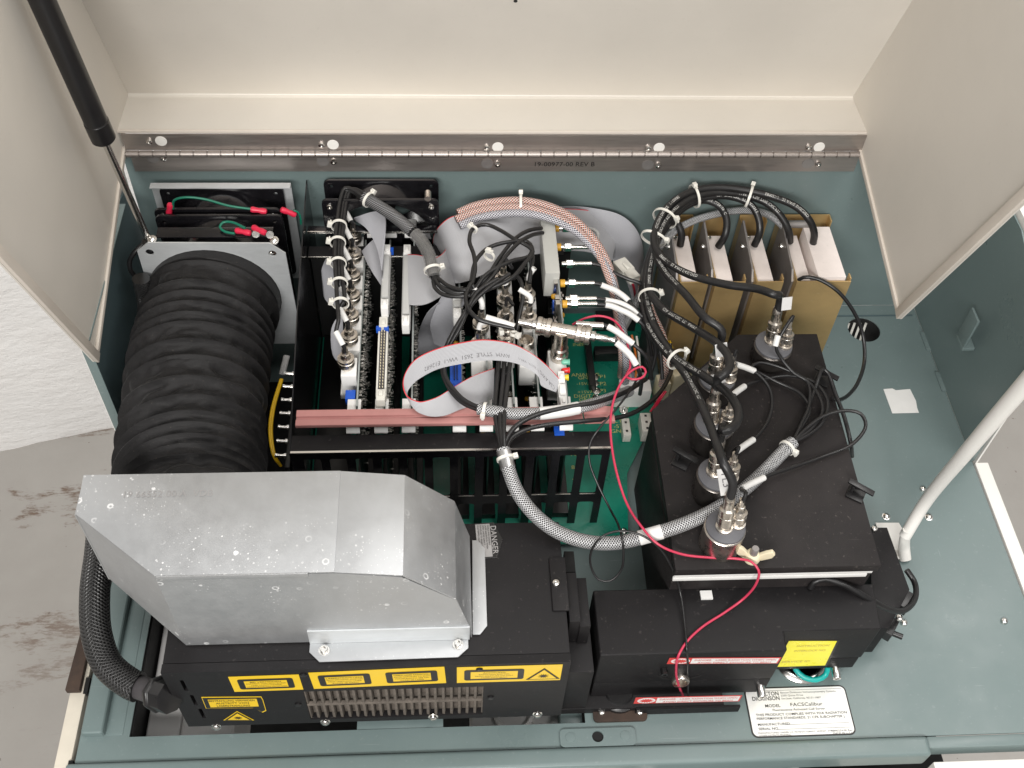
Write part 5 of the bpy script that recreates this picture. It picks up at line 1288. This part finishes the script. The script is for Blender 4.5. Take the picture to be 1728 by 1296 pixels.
ro, rg = rib('front grey ribbon loop with printed text, curling above the pink rail',
    [(946, 641, .172), (921, 615, .185), (895, 595, .196), (862, 579, .203), (817, 573, .207), (778, 578, .208), (738, 588, .207), (704, 604, .203), (686, 625, .198), (680, 647, .192), (686, 667, .186), (702, 676, .182), (716, 677, .181), (740, 669, .182), (764, 654, .182), (799, 634, .178), (834, 621, .170)],
    [(938, 662, .165), (914, 651, .175), (906, 633, .182), (873, 614, .187), (827, 608, .190), (778, 614, .191), (738, 623, .190), (706, 640, .188), (691, 655, .186), (687, 666, .183), (692, 680, .178), (701, 692, .175), (710, 698, .174), (728, 703, .175), (752, 701, .176), (780, 690, .172), (832, 673, .160)])
W5 = .020
mk('ribbon_print', text_on_ribbon(rg, .062, .0150, 'AWM  STYLE  2651  VW-1  E12682', .0058), INKG, ro)
g = text_on_ribbon(rg, .028, .0150, 'LL 22174  VW-1', .0038); mk('ribbon_print', g, INKG, ro)
for g in (text_on_ribbon(rg, .003, .012, 'CSA AWG', .005), text_on_ribbon(rg, .225, .011, 'CABLE CO', .006)): mk('ribbon_print', g, INKG, ro)
# ---------------------------------------------------------------- braided bundles
S1 = [(772, 362, .205), (800, 350, .208), (835, 343, .210), (880, 341, .211), (925, 350, .21), (965, 370, .205), (995, 398, .198), (1020, 435, .188), (1038, 490, .172), (1047, 545, .15), (1052, 590, .12), (1050, 625, .08)]
for k, (m, o, lab) in enumerate(((BRAIDR, (0, 0, .002), 'outer salmon and white braided cable arching behind the boards'), (BRAIDR, (-.002, -.008, 0), 'inner salmon and white braided cable arching behind the boards'), (BRAIDV, (.002, -.0145, -.003), 'lilac braided cable nested inside the salmon pair'))):
    cable('braided_cable', lab, [p+V(o) for p in pts(S1)], .0044, m, group='braided cables arching behind the boards', n=14)
ztie(at(879, 345, z=.208), at(895, 346, z=.209)-at(865, 346, z=.208), .0115, 'cable tie at the top of the salmon braided arch', (0, .6, 1))
cable('braided_strap', 'flat silver braided strap crossing behind the gold modules', [(1040, 575, .10), (1062, 535, .12), (1082, 490, .145), (1105, 430, .165), (1132, 395, .172), (1165, 375, .175), (1210, 361, .178), (1262, 355, .178), (1300, 364, .174), (1325, 385, .165)], .0042, BRAIDS, n=14)
# front harness with labels
HP = [(842, 742, .182), (849, 758, .180), (856, 785, .176), (872, 828, .168), (900, 866, .160), (940, 897, .153), (990, 914, .150), (1040, 916, .152), (1100, 902, .160), (1150, 886, .167), (1195, 866, .168), (1240, 838, .166), (1285, 800, .163), (1318, 766, .162), (1338, 746, .163)]
fh = thing('front_harness', 'long silver braided harness sweeping from the card cage up onto the optics box', 'harness', at(990, 914, z=.15))
P = pts(HP); mk('braided_sleeve', tube(P[1:], .0065, 20, .003), BRAIDS, fh, sm=60)
S = spline(P[1:], .003)
mk('sleeve_end', tube(S[1:7], .0071, 20, smooth=False), SILVERT, fh, sm=60)
mk('sleeve_end', tube(S[-5:-1], .0071, 20, smooth=False), BRAIDS, fh, sm=60)
i0 = min(range(len(S)), key=lambda k: (S[k]-at(1078, 909, z=.157)).length); i1 = min(range(len(S)), key=lambda k: (S[k]-at(1124, 896, z=.163)).length)
mk('paper_wrap', tube(S[i0:i1], .0069, 20, smooth=False), PAPER, fh, sm=60)
ztie(S[3], S[5]-S[3], .0074, 'cable tie at the card-cage end of the front harness', (1, .3, .2)); ztie(S[-4], S[-2]-S[-5], .0074, 'cable tie at the optics-box end of the front harness', (.8, -.6, .2))
GB = 'black leads entering the front harness'
for k, (L, lab) in enumerate((([(843, 600, .18), (838, 650, .182), (836, 700, .184), (842, 738, .183), (847, 758, .181)], 'leftmost of three upright black leads dropping into the front harness'),
        ([(852, 600, .18), (848, 650, .183), (844, 700, .186), (846, 738, .185), (850, 760, .181)], 'middle of three upright black leads dropping into the front harness'),
        ([(862, 602, .18), (856, 650, .183), (851, 700, .187), (850, 738, .186), (852, 760, .182)], 'rightmost of three upright black leads dropping into the front harness'),
        ([(850, 758, .182), (856, 738, .184), (872, 718, .186), (905, 700, .188), (950, 689, .188), (1005, 679, .182), (1050, 664, .165), (1090, 640, .13)], 'upper curved black lead from the front harness across the pink rail'),
        ([(853, 760, .180), (864, 738, .180), (890, 724, .180), (930, 716, .179), (990, 710, .175), (1050, 703, .16), (1090, 684, .14), (1122, 650, .12), (1135, 610, .11), (1130, 580, .12)], 'lower curved black lead from the front harness past the pink rail end'))):
    cable('harness_lead', lab, L, .0024, RUBTHIN, group=GB)
bh = thing('rail_harness', 'short silver braided harness lying along the pink rail with white label', 'harness', at(900, 697, z=.18))
P = pts([(806, 690, .184), (825, 693, .184), (865, 698, .183), (905, 698, .183), (945, 694, .183), (985, 686, .180), (1025, 674, .168), (1062, 660, .145)])
mk('braided_sleeve', tube(P, .0058, 18, .003), BRAIDS, bh, sm=60); S = spline(P, .003)
i0 = min(range(len(S)), key=lambda k: (S[k]-P[4]).length); mk('label_wrap', tube(S[i0-6:i0+7], .0063, 18, smooth=False), PAPER, bh, sm=60)
ztie(P[0]*.4+P[1]*.6, P[1]-P[0], .0068, 'cable tie at the left end of the rail harness', (0, -1, .3))
# ---------------------------------------------------------------- high-voltage cables
ZB = OZ
def hv(label, L, plug, tagtxt=None, i=0):
    P = pts(L); t = thing('high_voltage_cable', label, 'cable', P[-1], 'heavy black high-voltage cables')
    e = plug+V((0, 0, .034)); dr = V((0, .30, 1)).normalized()
    P = P+[plug+dr*.048, plug+dr*.030]
    mk('jacket', tube(P, .0041, 14, .004), RUBBER, t, sm=60)
    hv_plug(t, plug-V((0, 0, .003)), dr, .038)
    S = spline(P, .004)
    return t, S, P
g3 = GT
def gp_(k, dx=.010, dz=.0): x = (g3[k][0]+g3[k][1])/2; return V((x, gy1-.036, GZ-.006))
def hvp(k, L): return L
HV = [
 ('outermost heavy cable, from the right white block over the arc to the lone back detector', [(1372, 411, .163), (1374, 393, .180), (1366, 372, .195), (1345, 350, .205), (1300, 331, .212), (1245, 319, .215), (1200, 317, .216), (1160, 326, .215), (1128, 348, .212), (1108, 380, .208), (1104, 412, .206), (1120, 437, .206), (1160, 462, .214), (1225, 480, .226), (1280, 488, .236), (1306, 497, .241)], 4),
 ('heavy cable from the widest gold module ending at the fourth detector', [(1333, 408, .160), (1331, 390, .178), (1318, 365, .192), (1292, 342, .202), (1250, 328, .208), (1205, 325, .211), (1165, 335, .211), (1135, 358, .208), (1114, 390, .203), (1106, 425, .200), (1122, 458, .202), (1160, 500, .216), (1190, 536, .232)], 3),
 ('heavy cable from the third gold module, curling past the fourth detector to the third', [(1273, 414, .160), (1282, 392, .178), (1280, 368, .190), (1266, 345, .200), (1235, 332, .204), (1195, 332, .206), (1160, 343, .205), (1132, 368, .201), (1110, 404, .196), (1098, 445, .192), (1096, 490, .190), (1120, 522, .196), (1168, 552, .212), (1206, 576, .228), (1228, 600, .240), (1230, 622, .246), (1216, 636, .246)], 2),
 ('heavy cable from the second gold module, looping low round the third detector', [(1212, 416, .160), (1224, 396, .178), (1226, 370, .190), (1214, 348, .197), (1190, 338, .200), (1158, 348, .199), (1130, 375, .194), (1104, 415, .188), (1090, 460, .184), (1092, 510, .182), (1110, 560, .186), (1142, 605, .196), (1190, 636, .216), (1228, 664, .230), (1246, 695, .240), (1240, 718, .244), (1222, 728, .246)], 1),
 ('heavy cable from the leftmost gold module, running down to the frontmost detector', [(1148, 414, .158), (1150, 394, .174), (1142, 376, .184), (1126, 376, .187), (1110, 400, .184), (1092, 445, .178), (1084, 500, .174), (1094, 550, .178), (1120, 590, .188), (1148, 620, .198), (1172, 660, .220), (1196, 712, .234), (1212, 756, .244), (1220, 780, .248)], 0)]
seen = {}
for k, (lab, L, d) in enumerate(HV):
    if False:
        P = pts(L); P += pts([(1222, 652, .206), (1208, 668, .204)]); pl_ = PM[2][0]
        t = thing('high_voltage_cable', lab, 'cable', P[-1], 'heavy black high-voltage cables'); mk('jacket', tube(P, .0041, 14), RUBBER, t, sm=60); S = spline(P, .004)
        hv_plug(t, pl_-V((0, 0, .003)), (0, .3, 1), .038)
    elif False:
        P = pts(L); t = thing('high_voltage_cable', lab, 'cable', P[-1], 'heavy black high-voltage cables'); pl_ = PM[1][0]
        dr = V((0, .30, 1)).normalized()
        P += [pl_+dr*.05, pl_+dr*.034]
        mk('jacket', tube(P, .0041, 14), RUBBER, t, sm=60); S = spline(P, .004); hv_plug(t, pl_-V((0, 0, .003)), dr, .038)
    else: t, S, P = hv(lab, L, PM[d][0])
    tx = ('E89021-1   22 AWG SHIELDED  CSA  TYPE CXC  FTI', 'LL59169 CSA TYPE CXC FTI  AWM STYLE 1365', 'CSA  TYPE CXC  FTI   AWM STYLE 13', 'AWM STYLE 1365  LL59169  CSA  TYPE CXC  FTI', 'CL59169  CSA TYPE CXC  FTI')[k]
    tot = sum((S[i+1]-S[i]).length for i in range(len(S)-1))
    # print the legend on the side that faces up and forward
    F_ = frames(S); g = G()
    for s0 in (.05, tot*.42, tot*.62):
        g = G()
        i = min(range(len(F_)), key=lambda q: abs(F_[q][4]-s0-.03)); N, B = F_[i][2], F_[i][3]; vv = V((-.05, -.55, .8))
        ang = math.atan2(vv.dot(B), vv.dot(N)); g += text_on_tube(S, .0041, s0+(.045 if s0 < .1 else 0), tx[:26], .0042, ang, 1 if s0 > .1 else -1)
        mk('printed_legend', g, INKW, t)
    seen[k] = (t, S)
# paper flags
def flag(parent, p, ex, ey, w_, h_, text=None):
    f = Fr(p, ex, ey); o = mk('paper_flag', f.poly([(0, 0), (w_, 0), (w_, h_), (0, h_)], 0, .0005), PAPERG, parent)
    if text: mk('flag_text', f.text(text, w_*.5, h_*.5, h_*.7, w=.0008), INKG, o)
    return o
a = at(1217, 792, z=.226)
f0 = at(1238, 790, z=.228); f1 = at(1245, 834, z=.215)
f = Fr(at(1232, 789, z=.230), f1-f0, at(1238, 790, z=.23)-at(1216, 793, z=.23))
wd_ = (f1-f0).length; g = f.poly([(0, -.0125), (wd_, -.0125), (wd_, .0), (0, .0)], .0, .0006)
fo_ = mk('paper_flag', g, PAPERG, seen[4][0]); mk('flag_text', f.text('FL3', wd_*.45, -.0062, .010, w=.001, sx=.9), INKG, fo_)
flag(seen[0][0], at(1318, 524, z=.224), at(1334, 522, z=.224)-at(1318, 524, z=.224), (0, .4, 1), .0105, .014)
flag(seen[1][0], at(1208, 604, z=.222), (1, .2, .1), (0, .5, 1), .012, .014)
flag(seen[2][0], at(1198, 652, z=.212), at(1224, 645, z=.212)-at(1198, 652, z=.212), (0, 1, .5), .017, .010)
flag(seen[3][0], at(1206, 738, z=.205), at(1238, 730, z=.203)-at(1206, 738, z=.205), (0, 1, .6), .020, .008)
for a, b, z, a2, b2, z2, r, nm in ((1172, 331, .208, 1186, 327, .209, .0125, 'tie on the heavy cable arch above the second gold module'), (1264, 331, .206, 1280, 336, .205, .0120, 'tie on the heavy cable arch above the third gold module'), (1122, 368, .202, 1130, 356, .204, .0135, 'tie on the left shoulder of the heavy cable arch'),
        (1103, 402, .196, 1108, 390, .199, .0135, 'tie just below the left shoulder of the heavy cables'), (1096, 500, .184, 1098, 515, .184, .011, 'tie halfway down the heavy cable bundle'), (1142, 606, .196, 1155, 618, .198, .0105, 'tie where the heavy cables reach the optics box corner')):
    ztie(at(a, b, z=z), at(a2, b2, z=z2)-at(a, b, z=z), r, 'cable '+nm, (1, .35, .5))
# ---------------------------------------------------------------- detector signal cables
Gs = 'thin black detector signal cables'
def sig(label, i, L, slv=None, r=.0018):
    P = pts(L); k = PM[i][1]; t = thing('signal_cable', label, 'cable', P[0], Gs)
    bnc(t, k-V((0, 0, .003)), (0, .25, 1), 'signal_plug')
    P2 = [k+V((0, .005, .020)), k+V((.002, .008, .030))]+P; mk('jacket', tube(P2, r, 10), RUBTHIN, t, sm=60)
    if slv: sleeve(t, pts(slv), .0031)
    return t
E_ = (1338, 746, .164)
sig('signal cable from the frontmost detector whose white sleeve lies on the harness', 0, [(1252, 824, .185), (1272, 814, .180), (1290, 805, .176), (1330, 791, .165), (1390, 770, .156), (1440, 748, .160), (1461, 718, .165), (1452, 698, .168), (1425, 693, .168), (1390, 702, .166), (1362, 722, .164), E_], [(1253, 824, .186), (1272, 814, .181), (1289, 806, .177)])
sig('signal cable from the second detector with a white sleeve pointing up right', 1, [(1238, 764, .180), (1256, 752, .172), (1272, 741, .166), (1295, 712, .158), (1303, 680, .158), (1298, 655, .162), (1284, 636, .166), (1268, 622, .168), (1280, 612, .168), (1330, 625, .165), (1370, 650, .162), (1388, 690, .160), (1370, 722, .162), E_], [(1241, 763, .179), (1256, 752, .173), (1271, 742, .167)])
sig('signal cable from the third detector with a white sleeve below the fourth', 2, [(1228, 672, .184), (1244, 660, .176), (1256, 652, .170), (1290, 640, .160), (1335, 634, .160), (1375, 646, .160), (1396, 676, .160), (1388, 712, .160), (1362, 735, .162), E_], [(1234, 668, .182), (1246, 659, .176), (1256, 652, .171)])
sig('signal cable from the fourth detector with the topmost white sleeve', 3, [(1241, 615, .178), (1258, 620, .172), (1274, 626, .166), (1310, 644, .158), (1350, 664, .158), (1366, 690, .158), (1352, 722, .160), E_], [(1242, 615, .179), (1258, 620, .173), (1273, 626, .167)])
sig('signal cable from the lone back detector with a short upright white sleeve', 4, [(1310, 585, .186), (1318, 604, .176), (1340, 630, .166), (1362, 644, .162), (1366, 680, .160), (1350, 720, .162), E_], [(1313, 566, .196), (1308, 584, .188)])
cable('signal_cable', 'thin cable looped round the back right clip and down the box edge', [(1362, 690, .158), (1374, 660, .160), (1382, 636, .166), (1388, 623, .168), (1396, 628, .166), (1410, 665, .158), (1425, 705, .154), (1435, 745, .150), (1438, 770, .12)], .0021, RUBTHIN, group=Gs)
cable('module_lead', 'thin black lead arching from the widest gold module over the deck to the optics box', [(1346, 474, .158), (1356, 468, .165), (1380, 471, .166), (1412, 490, .160), (1440, 525, .140), (1456, 565, .115), (1459, 605, .10), (1448, 645, .11), (1430, 668, .125), (1414, 675, .140), (1405, 672, .152)], .0021, RUBTHIN)
cable('cover_lead', 'black cable emerging in front of the white gasket and hooking round the black flange', [(1368, 992, .107), (1374, 982, .115), (1392, 977, .118), (1425, 987, .116), (1465, 1010, .105), (1500, 1028, .085), (1522, 1031, .07), (1540, 1018, .055), (1546, 998, .045), (1542, 980, .04), (1530, 962, .045)], .0030, RUBBER)
# red and black loose wires
cable('red_wire', 'long pinkish red wire wandering from the boards over the optics box to the knob', [(966, 548, .186), (985, 538, .192), (1010, 533, .194), (1035, 540, .194), (1052, 562, .192), (1061, 592, .188), (1063, 622, .184), (1056, 634, .182), (1066, 640, .183), (1082, 638, .184), (1090, 628, .186), (1084, 619, .187), (1070, 623, .187), (1052, 640, .186), (1038, 668, .184), (1031, 700, .182), (1031, 740, .178), (1040, 795, .172), (1058, 850, .166), (1082, 888, .170), (1110, 918, .166), (1150, 935, .158), (1200, 941, .155), (1245, 943, .157), (1268, 948, .160), (1280, 962, .157), (1276, 985, .140), (1255, 1010, .118), (1222, 1034, .109), (1185, 1058, .108), (1158, 1084, .108), (1145, 1106, .104), (1141, 1135, .075), (1145, 1155, .05), (1153, 1176, .02)], .0012, PINKW, 'wire', n=8)
cable('black_wire', 'long thin black wire looping over the teal deck gap and across the beam cover', [(1078, 634, .17), (1066, 655, .176), (1040, 690, .182), (1012, 722, .176), (996, 748, .164), (995, 780, .150), (1010, 820, .135), (1030, 860, .125), (1044, 888, .160), (1050, 910, .166), (1052, 938, .150), (1048, 962, .135), (1030, 980, .125), (1010, 978, .125), (997, 955, .135), (998, 930, .150), (1015, 906, .166), (1045, 896, .168), (1080, 902, .170), (1110, 922, .162), (1135, 960, .140), (1148, 1000, .116), (1155, 1050, .109), (1159, 1096, .107), (1161, 1130, .07), (1161, 1176, .02)], .0011, RUBTHIN, 'wire', n=8)
# coloured wires to the backplane connectors
for k, (m, c, lab) in enumerate(((ORW, (1074, 600), 'orange wire entering the white backplane connector'), (GREYW, (1058, 600), 'grey-violet wire entering the white backplane connector'), (NYLON, (1080, 602), 'white wire entering the white backplane connector'), (GREYW, (1066, 602), 'second grey-violet wire entering the white backplane connector'))):
    cable('thin_wire', lab, [(c[0]-8+k, c[1]-35, .10), (c[0]-2, c[1]-5, .085), (c[0], c[1]+20, .065), (c[0]-2+k*2, c[1]+40, .046)], .0014, m, 'wire', 'thin wires at the backplane connectors', n=8)
for k, (x0, x1) in enumerate(((1128, 1140), (1132, 1147), (1136, 1153))):
    cable('thin_wire', ('left', 'middle', 'right')[k]+' of three yellow wires at the ivory connector by the optics box corner', [(x0-6, 575, .10), (x0, 592, .09), (x1-3, 608, .07), (x1, 622, .05)], .0013, YELW, 'wire', 'thin wires at the backplane connectors', n=8)
for k in range(2): cable('thin_wire', ('upper', 'lower')[k]+' dark red wire slanting into the cream connector by the optics box', [(1120+k*4, 660, .07), (1110+k*3, 676, .06), (1098+k*2, 694+k*4, .040)], .0013, RED, 'wire', 'thin wires at the backplane connectors', n=8)
cable('braided_cable', 'speckled salmon braided cable beside the heavy bundle at the optics corner', [(1080, 470, .15), (1100, 530, .14), (1118, 570, .12), (1124, 610, .10), (1118, 650, .06)], .0048, BRAIDR, n=14)
# terminal strip left of the partition
p = at(462, 700, z=.115)
ts = thing('terminal_strip', 'narrow terminal strip with studs squeezed between the duct and black partition', 'terminal strip', (PX-.012, .64, .08))
mk('strip', box(PX-.010, PX-.005, .60, .74, .085, .118), PLASTB, ts, bev=.0006)
for k in range(7): inst('stud', 'stud', lambda: (lathe([(.0028, 0), (.0028, .003), (.0018, .0032), (.0018, .009), (.0024, .0092), (.0024, .0115)], 12), CHROME, 40, 0), ts, (PX-.010, .618+.0175*k, .112), (-1, 0, .1))
for k in range(2): mk('yellow_lead', tube(pts([(476-k*2, 640, .130), (462-k*3, 690, .125), (458-k*3, 730, .120), (464-k*2, 770, .112), (474, 786, .10)]), .0016), YELW, ts, sm=60)
mk('clear_tape', tube(pts([(484, 600, .14), (480, 616, .136), (476, 632, .132)]), .0035, 10, flat=.5), CLEARF, ts, sm=60)
# dark side cable behind duct
cable('sleeved_cable', 'dark sleeved cable tucked along the left of the black duct', [(238, 470, .19), (246, 520, .15), (226, 640, .13), (214, 720, .12), (203, 800, .11)], .009, BRAIDK, n=16)
cable('fan_lead', 'short black fan lead looping out left of the galvanised plate', [(242, 412, .205), (228, 425, .2), (219, 440, .19), (220, 455, .18), (234, 472, .16)], .0026, RUBTHIN)
